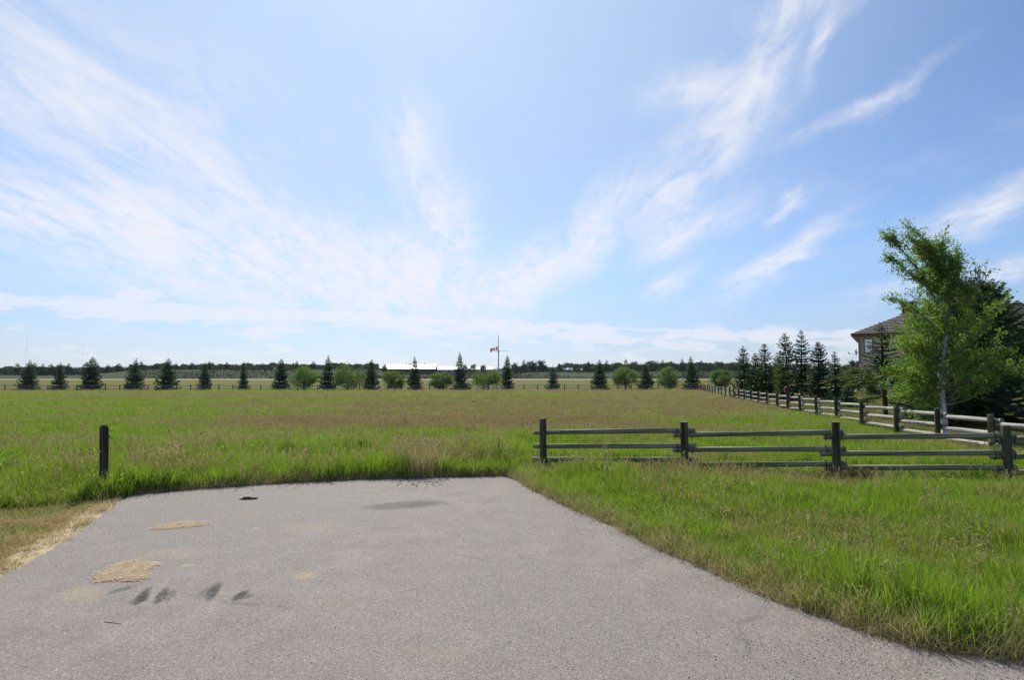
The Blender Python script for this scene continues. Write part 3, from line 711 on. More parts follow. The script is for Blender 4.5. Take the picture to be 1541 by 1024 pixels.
# a small dead sapling and two low bushes by the far fence
for (px, hw, hp, nm, lb, ct, mt) in ((167,3.5,10,'sapling','tiny dark sapling standing at the distant fence on the left','sapling','spruce_far'),(611,6,6,'low_bush','tiny grey-green bush at the foot of the distant fence below the barn','bush','willow'),(538,5,12,'low_bush','small yellowish bush beside the fourth bright green one at the distant fence','bush','willow')):
    Yd = FARY - 6; b = W(px, 585, Yd); ww = hw / F * Yd; hh = hp / F * Yd * 1.2
    V, Fc, t, ctr = shrub_arrays(ww, hh, .1, 12, 500, .12, px); v2, f2 = limbs(ctr, .035, hh * .4, px, 5)
    lb = lb.replace('beside the fourth bright green one', 'between spruces')
    put_tree(nm, lb, ct, new_mesh('crown', V, Fc, {'tint': t}, mats=[M[mt]]), new_mesh('trunk', v2, f2, mats=[M['bark']]), (b.x, Yd + 5, float(ht(b.x, Yd))))

# spruces on the lawn beyond the long fence
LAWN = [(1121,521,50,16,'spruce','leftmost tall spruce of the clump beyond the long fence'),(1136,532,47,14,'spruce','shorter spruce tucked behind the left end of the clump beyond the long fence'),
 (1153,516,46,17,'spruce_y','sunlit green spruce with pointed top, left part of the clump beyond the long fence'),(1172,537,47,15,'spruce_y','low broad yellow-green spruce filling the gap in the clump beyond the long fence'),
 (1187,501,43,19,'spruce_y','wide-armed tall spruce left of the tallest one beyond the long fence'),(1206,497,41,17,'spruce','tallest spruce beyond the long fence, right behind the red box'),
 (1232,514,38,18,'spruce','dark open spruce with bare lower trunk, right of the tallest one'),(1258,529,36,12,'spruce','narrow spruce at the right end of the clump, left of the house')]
for i, (px, top, Yd, hw, mt, lb) in enumerate(LAWN):
    hw *= 1.12
    b = W(px, 585, Yd); z0 = float(ht(b.x, Yd)); hh = W(px, top, Yd).z - z0; ww = hw / F * Yd * 1.1
    me = spruce_me(300 + i, mt, h=hh, Rr=ww, z0=hh * (.16 if i > 4 else .10), nlev=25, nbr=8, nsp=14, sw=1.3, gaps=.08, shape=(.8, .7, .85, .6, .75, .8, .7, .8)[i])
    put_tree('spruce_tree', lb, 'tree', me, trunk_mesh(hh, .10, M['spruce_bark'], 8, i), (b.x, Yd, z0), group='spruces beyond the long fence')
b = W(1276, 612, 33); z0 = float(ht(b.x, 33)); hh = W(1276, 573, 33).z - z0
put_tree('spruce_tree', 'little dense young spruce beside the round green shrub on the lawn', 'tree', spruce_me(330, 'spruce', h=hh, Rr=.42, z0=.03, nlev=16, nbr=8, nsp=6, sw=1.3), trunk_mesh(hh, .04, M['spruce_bark'], 6, 3), (b.x, 33, z0), group='spruces beyond the long fence')
# round shrub near the house
b = W(1284, 596, 40); z0 = float(ht(b.x, 40)); V, Fc, t, ctr = shrub_arrays(1.15, W(1284, 553, 40).z - z0, .15, 34, 6500, .09, 340); v2, f2 = limbs(ctr, .05, .4, 4, 9)
put_tree('garden_shrub', 'bright green round shrub at the corner of the house', 'bush', new_mesh('crown', V, Fc, {'tint': t}, mats=[M['shrub']]), new_mesh('trunk', v2, f2, mats=[M['bark']]), (b.x, 40, z0))
b = W(1316, 600, 37); z0 = float(ht(b.x, 37)); V, Fc, t, ctr = shrub_arrays(.75, .9, .05, 16, 2200, .08, 341, droop=.2); v2, f2 = limbs(ctr, .03, .25, 4, 6)
put_tree('garden_shrub', 'low dark shrub beside the stone patio edge', 'bush', new_mesh('crown', V, Fc, {'tint': t}, mats=[M['spruce_y']]), new_mesh('trunk', v2, f2, mats=[M['bark']]), (b.x, 37, z0))
# trees far behind the house corner
for i, (px, top, hw, Yd) in enumerate(((1272,548,16,125),(1288,538,17,135))):
    b = W(px, 585, Yd); z0 = float(ht(b.x, Yd)); hh = W(px, top, Yd).z - z0; ww = hw / F * Yd
    V, Fc, t, ctr = shrub_arrays(ww, hh, hh * .15, 40, 3000, .28, 350 + i); v2, f2 = limbs(ctr, .2, hh * .3, 5, 8)
    put_tree('leafy_tree', ['rounded grey-green tree far beyond the lawn, left of the house', 'taller rounded tree showing right beside the house corner'][i], 'tree', new_mesh('crown', V, Fc, {'tint': t}, mats=[M['far_leaf']]), new_mesh('trunk', v2, f2, mats=[M['bark']]), (b.x, Yd, z0))

# thin pruned pine in front of the house (trunk at 1332)
Yd = 26.5; b = W(1332, 628, Yd); z0 = float(ht(b.x, Yd)); hh = W(1330, 486, Yd).z - z0
V, Fc, t = spruce_crown(hh, .72, 2.1, 20, 7, 9, 360, .8, .9, .22)
r_ = np.random.default_rng(5); Ps = []; Ds = []; Ss = []; Ls = []
for (ang, zb, L_) in ((PI*.98, 1.95, 1.9), (PI*1.08, 1.75, 1.7), (PI*.9, 1.55, 1.5), (PI*1.15, 1.95, 1.3), (PI*.8, 1.9, 1.4), (-.3, 1.9, 1.2), (.4, 1.6, 1.1), (PI*1.02, .85, .9), (PI*.5, 1.7, 1.2), (-PI*.5, 1.8, 1.3)):
    dh = np.array([math.cos(ang), math.sin(ang), 0]); n = 70; tt = r_.uniform(.2, 1, n)
    C = np.outer(tt * L_, dh); C[:, 2] = zb - .12 * tt * L_ + .05 * np.sin(tt * 3); C += r_.normal(0, 1, (n, 3)) * np.array([.05, .05, .02])
    D = unit(dh + r_.normal(0, .6, (n, 3)) * np.array([1, 1, .35])); Ps.append(C); Ds.append(D); Ss.append(unit(np.cross(D, r_.normal(0, 1, (n, 3))))); Ls.append(.28 * r_.uniform(.6, 1.2, n))
V2, F2, t2 = quads_from(np.concatenate(Ps), np.concatenate(Ds), np.concatenate(Ss), np.concatenate(Ls), np.concatenate(Ls) * .13, 1)
pine = thing('pine_tree', 'slim pine with bare reddish trunk and long low branches, in front of the house', 'tree', (b.x, Yd, z0))
link('crown', new_mesh('crown', V, Fc, {'tint': t}, mats=[M['spruce']]), pine)
link('low_branches', new_mesh('low_branches', V2, F2, {'tint': t2}, mats=[M['spruce_y']]), pine)
parts = [tube_arrays([(math.cos(a)*.05, 0, z), (math.cos(a)*L_*.5, math.sin(a)*L_*.5, z-.05), (math.cos(a)*L_, math.sin(a)*L_, z-.12*L_)], [.03, .022, .008], 5) for a, z, L_ in ((PI*.98,1.95,1.9),(PI*1.08,1.75,1.7),(PI*.9,1.55,1.4),(-.3,1.9,1.1),(.4,1.6,1.),(PI*1.02,.95,1.0),(PI*1.2,1.95,1.2))]
parts.append(tube_arrays([(0, 0, -.1), (.02, 0, .8), (-.01, 0, 1.6), (0, 0, 2.6), (0, 0, hh * .97)], [.125, .11, .10, .07, .01], 9, .05))
v_, f_ = join_arrays(parts); link('trunk', new_mesh('trunk', v_, f_, smooth=True, mats=[M['spruce_bark']]), pine)

# two large dark spruces behind the birch
Yd = 22; b = W(1452, 640, Yd); z0 = float(ht(b.x, Yd)); hh = W(1462, 426, Yd).z - z0
put_tree('spruce_tree', 'big dark spruce with low sweeping boughs directly behind the birch', 'tree', spruce_me(370, 'spruce', h=hh, Rr=2.1, z0=.75, nlev=34, nbr=10, nsp=20, sw=.8, gaps=.05, shape=.62), trunk_mesh(hh, .16, M['spruce_bark'], 10, 3), (b.x, Yd, z0))
Yd = 28; b = W(1501, 622, Yd); z0 = float(ht(b.x, Yd)); hh = W(1500, 430, Yd).z - z0
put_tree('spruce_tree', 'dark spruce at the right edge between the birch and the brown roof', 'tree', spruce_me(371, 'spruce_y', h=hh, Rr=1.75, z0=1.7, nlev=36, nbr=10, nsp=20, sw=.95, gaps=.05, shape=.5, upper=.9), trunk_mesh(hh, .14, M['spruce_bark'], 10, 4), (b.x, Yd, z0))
Yd = 26; b = W(1400, 622, Yd); z0 = float(ht(b.x, Yd)); hh = W(1400, 500, Yd).z - z0
put_tree('spruce_tree', 'bluish spruce half hidden behind the left side of the birch', 'tree', spruce_me(372, 'spruce', h=hh, Rr=1.5, z0=.2, nlev=26, nbr=9, nsp=14, sw=.8, gaps=.1, shape=.7), trunk_mesh(hh, .1, M['spruce_bark'], 8, 5), (b.x, Yd, z0))

# birch leaning in the wind
def birch():
    r = np.random.default_rng(42); Yd = 17.9; b = W(1422, 656, Yd); k = Yd / F
    def q(px, py, dy=0.): return Vector(((px - 1422) * k, dy, (656 - py) * k))
    tr = [q(1422,660), q(1421,620), q(1420,560), q(1430,505), q(1440,450), q(1434,405), q(1412,366), q(1384,338)]
    trad = [.105, .085, .075, .06, .045, .032, .02, .008]
    parts = [tube_arrays(tr[:4], trad[:4], 10, .05)]; br = [tube_arrays(tr[3:], trad[3:], 8, .05)]
    ld = [q(1432,495), q(1412,455,-.2), q(1385,415,-.35), q(1352,372,-.4), q(1340,362,-.4)]
    br.append(tube_arrays(ld, [.045, .035, .025, .012, .006], 7, .05))
    ld2 = [q(1438,455), q(1408,428,.15), q(1380,402,.2), q(1358,384,.2)]; br.append(tube_arrays(ld2, [.03, .02, .012, .005], 6, .05)); ld3 = [q(1436,420), q(1412,392,-.2), q(1390,372,-.25), q(1366,352,-.3)]; br.append(tube_arrays(ld3, [.025, .018, .01, .004], 6, .05))
    paths = [(ld2, 1.), (ld3, 1.), (ld2, 1.), (ld, 1.), (tr[4:], 1.), (ld[1:], .9), (tr[4:], 1.), (ld[1:], .9)]
    for i in range(125):
        t = r.uniform(0, 1) ** 1.1; z = .80 + t * 4.85; s = np.interp(z, [p.z for p in tr], range(8)); j = min(int(s), 6); base = tr[j].lerp(tr[j + 1], s - j)
        a = r.uniform(0, 2 * PI); Ln = np.interp(z, [.9, 2.2, 3.3, 4.4, 5.6], [1.7, 2.1, 1.7, 1.15, .7]) * r.uniform(.55, 1.1) * (1 + .18 * math.cos(a)) * (1 - .45 * max(0, -math.cos(a)) * (2.8 < z < 4.6))
        d = Vector((math.cos(a), math.sin(a), .28 + .2 * t)).normalized()
        P = [base]; n = 7
        for s_ in range(n):
            d = (d + Vector((-.03 - .14 * t, 0, .08 + .06 * t)) + Vector(r.normal(0, .09, 3))).normalized(); P.append(P[-1] + d * Ln / n)
        br.append(tube_arrays(P, list(np.linspace(.024, .004, n + 1)), 5, 0)); paths.append((P, 1.))
        
    for (tx, ty, dy_, z) in ((1532, 548, -.3, 1.5), (1512, 560, -.6, 1.3), (1500, 535, .2, 1.9), (1345, 600, -.3, 1.2), (1366, 622, -.4, .95), (1342, 448, -.2, 3.2), (1338, 560, 0, 1.6)):
        e = q(tx, ty, dy_); b0 = Vector((0, 0, z)); P = [b0.lerp(e, i_ / 6) + Vector((0, 0, .12 * math.sin(i_ / 6 * PI))) for i_ in range(7)]
        br.append(tube_arrays(P, list(np.linspace(.026, .004, 7)), 5, 0)); paths += [(P, 1.)] if ty == 448 else [(P, 1.), (P, 1.)]
    LP = []; tw = []
    for P, wgt in paths:
        n = len(P)
        Ltot = sum((P[i+1] - P[i]).length for i in range(n - 1))
        for c in range(int((13 if P[0].z < 4.2 else 15) * max(Ltot, .8))):
            s = r.uniform(.22, 1.) * (n - 1); j = min(int(s), n - 2); base = P[j].lerp(P[j+1], s - j); dd_ = (P[j+1] - P[j]).normalized()
            d = (dd_ * .6 + Vector(r.normal(0, .6, 3)) + Vector((-.3, 0, .25))).normalized(); l = r.uniform(.18, .48)
            tw.append(tube_arrays([base, base + d * l * .5, base + d * l + Vector((0, 0, -.04))], [.005, .004, .002], 3, 0, False))
            m = int(r.integers(12, 24)); u = r.uniform(.1, 1.08, m)
            pts = np.array(base)[None] + u[:, None] * l * np.array(d)[None] + r.normal(0, .045, (m, 3)); LP.append(pts)
    LP = np.concatenate(LP); LP = LP[~((np.abs(LP[:, 0] + .02) < .17) & (LP[:, 1] < .05) & (LP[:, 2] < 1.95))]; n = len(LP)
    D = unit(r.normal(0, 1, (n, 3)) + np.array([-.5, 0, -.35])); Sd = unit(np.cross(D, r.normal(0, 1, (n, 3)))); l = r.uniform(.04, .075, n)
    V, Fc, t = quads_from(LP, D, Sd, l, l * .40, 5)
    root = thing('birch_tree', 'leafy green birch with white trunk leaning in the wind behind the long fence', 'tree', (b.x, Yd, 0.))
    link('crown', new_mesh('crown', V, Fc, {'tint': t}, mats=[M['birch']]), root)
    v, f = join_arrays(parts); link('trunk', new_mesh('trunk', v, f, smooth=True, mats=[M['birch_bark']]), root)
    v, f = join_arrays(br); link('branches', new_mesh('branches', v, f, smooth=True, mats=[M['birch_limb']]), root)
    v, f = join_arrays(tw); link('twigs', new_mesh('twigs', v, f, mats=[M['bark']]), root)
birch()

# distant trees on the bank
fsp = [spruce_me(400 + i, 'spruce_far', h=5, Rr=1.5, z0=.1, nlev=13, nbr=7, nsp=4, sw=2., gaps=.05, shape=.8) for i in range(3)]
ftr = trunk_mesh(5, .1, M['spruce_bark'], 5, 1)
FSP = [(25,546,5),(51,545,5),(64,547,5),(76,547,5.5),(86,548,4.5),(103,546,5),(129,544,6),(162,548,5),(178,546,5),(212,543,4.5),(236,546,5),(264,546,4),(288,545,4),(315,543,3.5),(341,544,4),(395,546,4),(446,543,3.5),(471,543,4.5),(525,546,4),(579,548,4.5),(788,540,4),(818,541,6),(885,543,5),(913,541,4.5),(942,540,4),(998,541,4),(1027,539,4),(1056,541,4)]
for i, (px, top, hw) in enumerate(FSP):
    Yd = 325 if px < 190 else 342; b = W(px, 565, Yd); z0 = float(bank_z(b.x, Yd)); hh = W(px, top, Yd).z - z0; ww = hw / F * Yd
    put_tree('spruce_tree', f"small far-off spruce on the skyline bank, {ORD[i]} from the left", 'tree', fsp[i % 3], ftr, (b.x, Yd, z0 - .1), (ww / 1.5, ww / 1.5, hh / 5), i * 1.3, 'far-off spruces on the skyline')
fdm = []
for i in range(4):
    V, Fc, t, ctr = shrub_arrays(5, 9, 1.0, 34, 1500, .75, 420 + i); v2, f2 = limbs(ctr, .25, 2.5, i, 8)
    fdm.append((new_mesh('crown', V, Fc, {'tint': t}, mats=[M['far_leaf']]), new_mesh('trunk', v2, f2, mats=[M['bark']])))
FDE = [(8,553,10),(34,552,9),(112,554,10),(150,553,12),(538,547,9),(775,546,10),(801,543,11),(811,543,9),(868,549,7),(895,550,10),(926,546,9),(955,545,11),(981,543,14),(1012,544,13),(1040,547,10),(1066,547,12),(1082,544,12),(1100,546,12),(700,549,6),(712,549,7),(727,549,6),(1012,547,10)]
for i, (px, top, hw) in enumerate(FDE):
    Yd = 338 + (i % 3) * 4; b = W(px, 565, Yd); z0 = float(bank_z(b.x, Yd)); hh = W(px, top, Yd).z - z0; ww = hw / F * Yd
    c, t = fdm[i % 4]; o = put_tree('leafy_tree', f"far-off rounded leafy tree on the skyline, {ORD[sorted(FDE).index((px, top, hw))]} from the left", 'tree', c, t, (b.x, Yd, z0 - .2), (ww / 5, ww / 5, hh / 9), i, 'far-off leafy trees on the skyline')
# the wood behind them reads as one mass
r_ = np.random.default_rng(77); Ps = []
for (x0, x1, t0, t1, n) in ((-60, 210, 553.5, 556, 4500), (195, 570, 549, 552, 7500), (840, 1125, 548, 551, 7500), (560, 770, 556, 558, 1200), (770, 850, 553, 556, 900), (1120, 1700, 550, 552, 2500), (-700, -60, 554, 557, 2500)):
    px = r_.uniform(x0, x1, n); Yd = r_.uniform(352, 385, n); x = (px - CX) / F * Yd
    topz = CAMZ + (570 - (t0 + (t1 - t0) * r_.random(n) - 3.5 * (fbm(px * .07, px * 0 + 4, 3) - .4) * 2)) / F * Yd
    zb = bank_z(x, Yd); Ps.append(np.stack([x, Yd, zb + (topz - zb) * r_.random(n) ** .6], 1))
P = np.concatenate(Ps); n = len(P); D = unit(r_.normal(0, 1, (n, 3))); Sd = unit(np.cross(D, r_.normal(0, 1, (n, 3)))); l = r_.uniform(.7, 2.2, n)
V, Fc, t = quads_from(P - D * l[:, None] * .5, D, Sd, l, l * .42, 3)
o = link('distant_wood', new_mesh('distant_wood', V, Fc, {'tint': t}, mats=[M['far_leaf']])); tag(o, 'dark green far-off wood along the skyline behind the bank', 'wood'); o['kind'] = 'stuff'
# scrub on the bank
n = 30000; x = r_.uniform(-330, 260, n); y = r_.uniform(268, 336, n); kk = (fbm(x * .04, y * .06 + 9) > .42) & (CX + x / y * F > 190); x = x[kk]; y = y[kk]; n = len(x)
P = np.stack([x, y, bank_z(x, y) + r_.uniform(0, .75, n)], 1); D = unit(r_.normal(0, 1, (n, 3)) + [0, 0, .5]); Sd = unit(np.cross(D, r_.normal(0, 1, (n, 3)))); l = r_.uniform(.3, .9, n)
V, Fc, t = quads_from(P, D, Sd, l, l * .4, 4)
o = link('bank_scrub', new_mesh('bank_scrub', V, Fc, {'tint': t}, mats=[M['scrub']])); tag(o, 'dark scrub covering the long bank beyond the mown field', 'scrub'); o['kind'] = 'stuff'

# ------------------------------------------------------------------ distant buildings
def shed(name, label, x0p, x1p, Yd, yr, ye, yb, depth, wall, vents=()):
    a = W(x0p, ye, Yd); bq = W(x1p, ye, Yd); zr = W(0, yr, Yd + depth / 2).z; ze = a.z; zb = W(0, yb, Yd).z
    Lx = bq.x - a.x; root = thing(name, label, 'building', (a.x, Yd, zb)); h = ze - zb; hr = zr - zb
    bm = bmesh.new(); box(bm, 0, Lx, 0, depth, -2, h); o = bm_obj('wall', bm, M[wall], root)
    bm = bmesh.new()
    for x_ in (0.02, Lx - .02):
        vs = [bm.verts.new(p) for p in ((x_, 0, h), (x_, depth, h), (x_, depth / 2, hr - .1))]; bm.faces.new(vs)
    bm_obj('gable', bm, M[wall], root)
    bm = bmesh.new(); e = .5
    for s_ in (0, 1):
        y0, y1 = (-e, depth / 2) if s_ == 0 else (depth + e, depth / 2); ze_ = h - e * (hr - h) / (depth / 2)
        lo = [(-e, y0, ze_), (Lx + e, y0, ze_), (Lx + e, y1, hr), (-e, y1, hr)]
        v = [bm.verts.new(p) for p in lo] + [bm.verts.new((p[0], p[1], p[2] + .15)) for p in lo]
        for f_ in ((0,1,2,3),(4,7,6,5),(0,4,5,1),(1,5,6,2),(2,6,7,3),(3,7,4,0)): bm.faces.new([v[i] for i in f_])
    bmesh.ops.recalc_face_normals(bm, faces=bm.faces)
    bm_obj('roof', bm, M['metalroof'], root)
    for (vx, w_, h_) in vents: boxo('roof_vent', M['barnwall'], root, (vx - w_) * Lx, (vx + w_) * Lx, depth / 2 - .5, depth / 2 + .5, hr - .3, hr + h_)
    for i in range(int(Lx // 5)):
        xx = 2 + i * 5
        if h > 2: 
            o = boxo('window', M['dark_room'], root, xx, xx + 1.4, -.06, .02, h * .45, h * .75)
            boxo('window_sill', M['white'], o, xx - .1, xx + 1.5, -.12, -.061, h * .45 - .12, h * .45)
    return root
shed('farm_building', 'long brown building with bright white metal roof and rooftop vents', 581, 654, 346, 549, 555.3, 566, 14, 'barnwall', ((.37, .008, .9), (.45, .03, .5), (.76, .008, .9)))
shed('farm_building', 'lower grey building with white roof adjoining the long brown one on its right', 656, 742, 350, 552.5, 556.5, 566, 12, 'greywall', ((.6, .008, .4),))
shed('farm_building', 'small white-roofed shed far off right of the flagpole', 849, 864, 350, 554, 556.5, 560, 6, 'greywall')
shed('farm_building', 'tiny pale shed roof just right of the small white-roofed shed', 868, 875, 352, 555, 557, 560, 5, 'greywall')
shed('farm_building', 'low pale shed far off left of the long brown building', 566, 579, 352, 560, 562, 566, 5, 'greywall')
# flag pole
Yd = 340; fb = W(750, 563, Yd); fz = float(bank_z(fb.x, Yd)); topz = W(750, 505, Yd).z; yz = W(0, 529, Yd).z
fp = thing('flagpole', 'tall grey flagpole with a thin cross-arm beside the slender spruce', 'flagpole', (fb.x, Yd, fz))
V, Fc = tube_arrays([(0, 0, -.5), (0, 0, yz - fz)], [.40, .30], 10); link('mast', new_mesh('mast', V, Fc, smooth=True, mats=[M['pole']]), fp)
V, Fc = tube_arrays([(0, 0, yz - fz), (0, 0, topz - fz)], [.24, .15], 10); link('topmast', new_mesh('topmast', V, Fc, smooth=True, mats=[M['pole']]), fp)
V, Fc = tube_arrays([(-4.6, 0, yz - fz - .1), (5.6, 0, yz - fz + .15)], [.11, .07], 6); link('cross_arm', new_mesh('cross_arm', V, Fc, mats=[M['pole']]), fp)
V, Fc = tube_arrays([(0, 0, yz - fz - .6), (0, 0, yz - fz + .6)], [.42, .42], 8); link('collar', new_mesh('collar', V, Fc, mats=[M['wire']]), fp)
V, Fc = tube_arrays([(0, 0, topz - fz), (0, 0, topz - fz + .35), (0, 0, topz - fz + .5)], [.1, .25, .1], 8); link('finial', new_mesh('finial', V, Fc, mats=[M['pole']]), fp)
boxo('plinth', M['stone'], fp, -1, 1, -1, 1, -.6, .8)
LEAF = [(0,.9),(.10,.68),(.25,.76),(.19,.38),(.37,.54),(.42,.42),(.62,.46),(.54,.26),(.68,.16),(.32,-.12),(.38,-.28),(.04,-.22),(.05,-.62)]
leafp = [(x * .5, y * .5) for x, y in LEAF]; leafp = leafp + [(-x, y) for x, y in leafp[::-1][:-1]]
fl = thing('flag', 'red and white maple-leaf flag flying from the distant pole', 'flag', (fb.x - .4, Yd, W(0, 521, Yd).z))
def flagpt(u, v, d=0):      # u along the fly 0..2, v 0..-1 downwards
    w = 2.25; x = -u * w * .98; z = v * w * 1.0 - u * w * .36 - .15 * math.sin(u * 3); y = math.sin(u * 4.2 + v) * .38 * min(1, u + .2)
    return (x, y + d, z)
def flag_panel(u0, u1, mat):
    V = []; Fc = []; n = 8
    for d in (-.015, .015):
        for i in range(n + 1):
            for j in range(5): V.append(flagpt(u0 + (u1 - u0) * i / n, -j / 4, d))
    h_ = (n + 1) * 5
    for i in range(n):
        for j in range(4):
            a = i * 5 + j; Fc.append((a, a + 1, a + 6, a + 5)); Fc.append((h_ + a, h_ + a + 5, h_ + a + 6, h_ + a + 1))
    link('flag_panel', new_mesh('flag_panel', V, Fc, smooth=True, mats=[mat]), fl)
flag_panel(0, .5, M['flagred']); flag_panel(.5, 1.5, M['flagwhite']); flag_panel(1.5, 2, M['flagred'])
bm = bmesh.new()
for d in (-.04, .04):
    f = bm.faces.new([bm.verts.new(flagpt(1 - x, -.53 + y, d)) for x, y in leafp])
bmesh.ops.triangulate(bm, faces=bm.faces[:]); bm_obj('maple_leaf', bm, M['flagred'], fl)
# thin radio masts far away
for i, (px, top) in enumerate(((38, 503), (123, 515))):
    Yd = 900; b = W(px, 560, Yd); zt = W(px, top, Yd).z; m_ = thing('radio_mast', ['hair-thin radio mast on the horizon near the left edge', 'shorter hair-thin radio mast on the horizon above the leftmost trees'][i], 'mast', (b.x, Yd, 0))
    for sx_, sy_ in ((-.2, 0), (.2, 0), (0, .3)):
        V, Fc = tube_arrays([(sx_, sy_, 0), (sx_ * .6, sy_ * .6, zt)], [.05, .04], 4); link('leg', new_mesh('leg', V, Fc, mats=[M['pole']]), m_)
for i, (px, y0_, y1_) in enumerate(((849, 556, 545), (873, 556, 547))):
    Yd = 345; b = W(px, y0_, Yd); z0 = float(bank_z(b.x, Yd)); m_ = thing('utility_pole', ['thin dark utility pole at the left of the small white-roofed shed', 'thin dark utility pole at the right of the small white-roofed shed'][i], 'pole', (b.x, Yd, z0))
    V, Fc = tube_arrays([(0, 0, 0), (0, 0, W(0, y1_, Yd).z - z0)], [.16, .1], 6); link('pole_shaft', new_mesh('pole_shaft', V, Fc, mats=[M['bark']]), m_)
    zt = W(0, y1_, Yd).z - z0; boxo('cross_arm', M['bark'], m_, -1, 1, -.16, -.11, zt - .7, zt - .55)

# ------------------------------------------------------------------ house on the right
Yh = 52.; c0 = W(1293, 504, Yh); hx0 = c0.x; zg = .55; ze = c0.z
house = thing('house', 'two-storey beige stucco house with brown hip roof behind the trees at right', 'house', (hx0, Yh, zg), R(-33))
EH = ze - zg; DX, DY = 11.5, 9.5
F2z = 2.35
bm = bmesh.new(); box(bm, 0, DX, 0, DY, -.6, F2z); box(bm, -.0, DX, -.35, DY, F2z, EH); bm_obj('wall', bm, M['stucco'], house)
boxo('corner_trim', M['trim'], house, -.09, .10, -.46, -.352, F2z - .02, EH)
boxo('band_course', M['stucco2'], house, -.06, DX, -.47, -.353, F2z - .1, F2z + .18)
def window(x0, x1, y, z0, z1, parent, mv=1, mh=2, mat='trim'):
    w = boxo('window', M[mat], parent, x0 - .1, x0, y - .06, y + .06, z0 - .1, z1 + .1)
    boxo('frame', M[mat], w, x1, x1 + .1, y - .06, y + .06, z0 - .1, z1 + .1)
    boxo('frame', M[mat], w, x0, x1, y - .06, y + .06, z1, z1 + .1)
    boxo('sill', M[mat], w, x0 - .04, x1 + .04, y - .12, y - .001, z0 - .1, z0)
    for i in range(mv): xm = x0 + (x1 - x0) * (i + 1) / (mv + 1); boxo('muntin', M['white'], w, xm - .02, xm + .02, y - .045, y - .02, z0, z1)
    for i in range(mh): zm = z0 + (z1 - z0) * (i + 1) / (mh + 1); boxo('muntin', M['white'], w, x0, x1, y - .043, y - .022, zm - .02, zm + .02)
    boxo('pane', M['glass'], w, x0, x1, y - .018, y - .008, z0, z1)
    boxo('curtain', M['curtain'], w, x0, x1, y + .003 - .008 + .003, y + .01, z0, z1)
wz0 = W(0, 531, Yh).z - zg; wz1 = W(0, 512, Yh).z - zg
window(.42, .95, -.42, wz0, wz1, house)
for xx in (3.4, 6.2, 9.0): window(xx, xx + 1.2, -.42, wz0, wz1, house)
for xx in (.8, 4.4, 8.0): window(xx, xx + 1.5, -.07, .5, 1.95, house, 1, 1)
# hip roof built of courses of shingles
def hip_face(parent, A, B, C, D, courses, mat, th=.05):
    """A-B eave, D-C ridge: overlapping courses, each its own piece"""
    A, B, C, D = map(Vector, (A, B, C, D)); nrm = (B - A).cross(D - A).normalized()
    if nrm.z < 0: nrm = -nrm
    for i in range(courses):
        t0 = i / courses; t1 = min(1, (i + 1.12) / courses)
        q = [A.lerp(D, t0), B.lerp(C, t0), B.lerp(C, t1), A.lerp(D, t1)]
        lo = [q[0] + nrm * .02, q[1] + nrm * .02, q[2] + nrm * .0, q[3] + nrm * .0]; up = [q[0] + nrm * (.02 + th), q[1] + nrm * (.02 + th), q[2] + nrm * .012, q[3] + nrm * .012]
        bm = bmesh.new(); v = [bm.verts.new(p) for p in lo + up]
        for f_ in ((0,1,2,3),(4,7,6,5),(0,4,5,1),(1,5,6,2),(2,6,7,3),(3,7,4,0)):
            try: bm.faces.new([v[k] for k in f_])
            except ValueError: pass
        bmesh.ops.recalc_face_normals(bm, faces=bm.faces); bm_obj('shingle_course', bm, mat, parent)
def slab(parent, name, pts, mat, th=.16):
    bm = bmesh.new(); v = [bm.verts.new(p) for p in pts] + [bm.verts.new((p[0], p[1], p[2] - th)) for p in pts]; n = len(pts)
    bm.faces.new(v[:n]); bm.faces.new(v[n:][::-1])
    for i in range(n): bm.faces.new([v[i], v[n + i], v[n + (i + 1) % n], v[(i + 1) % n]])
    bmesh.ops.recalc_face_normals(bm, faces=bm.faces); return bm_obj(name, bm, mat, parent)
ov = .6; rz = EH + 2.6; ry = DY / 2 - .2; rx0 = 4.9
e0 = (-ov, -.35 - ov, EH); e1 = (DX + ov, -.35 - ov, EH); e2 = (DX + ov, DY + ov, EH); e3 = (-ov, DY + ov, EH); r0 = (rx0, ry, rz); r1 = (DX - rx0, ry, rz)
rf = slab(house, 'roof', [(e0[0]+.02, e0[1]+.02, EH), (e1[0]-.02, e1[1]+.02, EH), (e2[0]-.02, e2[1]-.02, EH), (e3[0]+.02, e3[1]-.02, EH)], M['fascia'], .2)
hip_face(rf, e0, e1, r1, r0, 16, M['shingle']); hip_face(rf, e3, e0, r0, r0, 16, M['shingle']); hip_face(rf, e2, e3, r0, r1, 8, M['shingle']); hip_face(rf, e1, e2, r1, r1, 8, M['shingle'])
boxo('gutter', M['fascia'], house, e0[0], e1[0], e0[1] - .12, e0[1] - .001, EH - .14, EH - .02)
cc = Vector((hx0 + 3.3, 0, W(1357, 457, 53.5).z)); cw = 1.15
chm = boxo('chimney', M['brick'], rf, cc.x - hx0, cc.x - hx0 + cw, 3.6, 4.8, EH + .4, cc.z - zg)
boxo('chimney_cap', M['stone'], chm, cc.x - hx0 - .08, cc.x - hx0 + cw + .08, 3.52, 4.88, cc.z - zg + .001, cc.z - zg + .14)
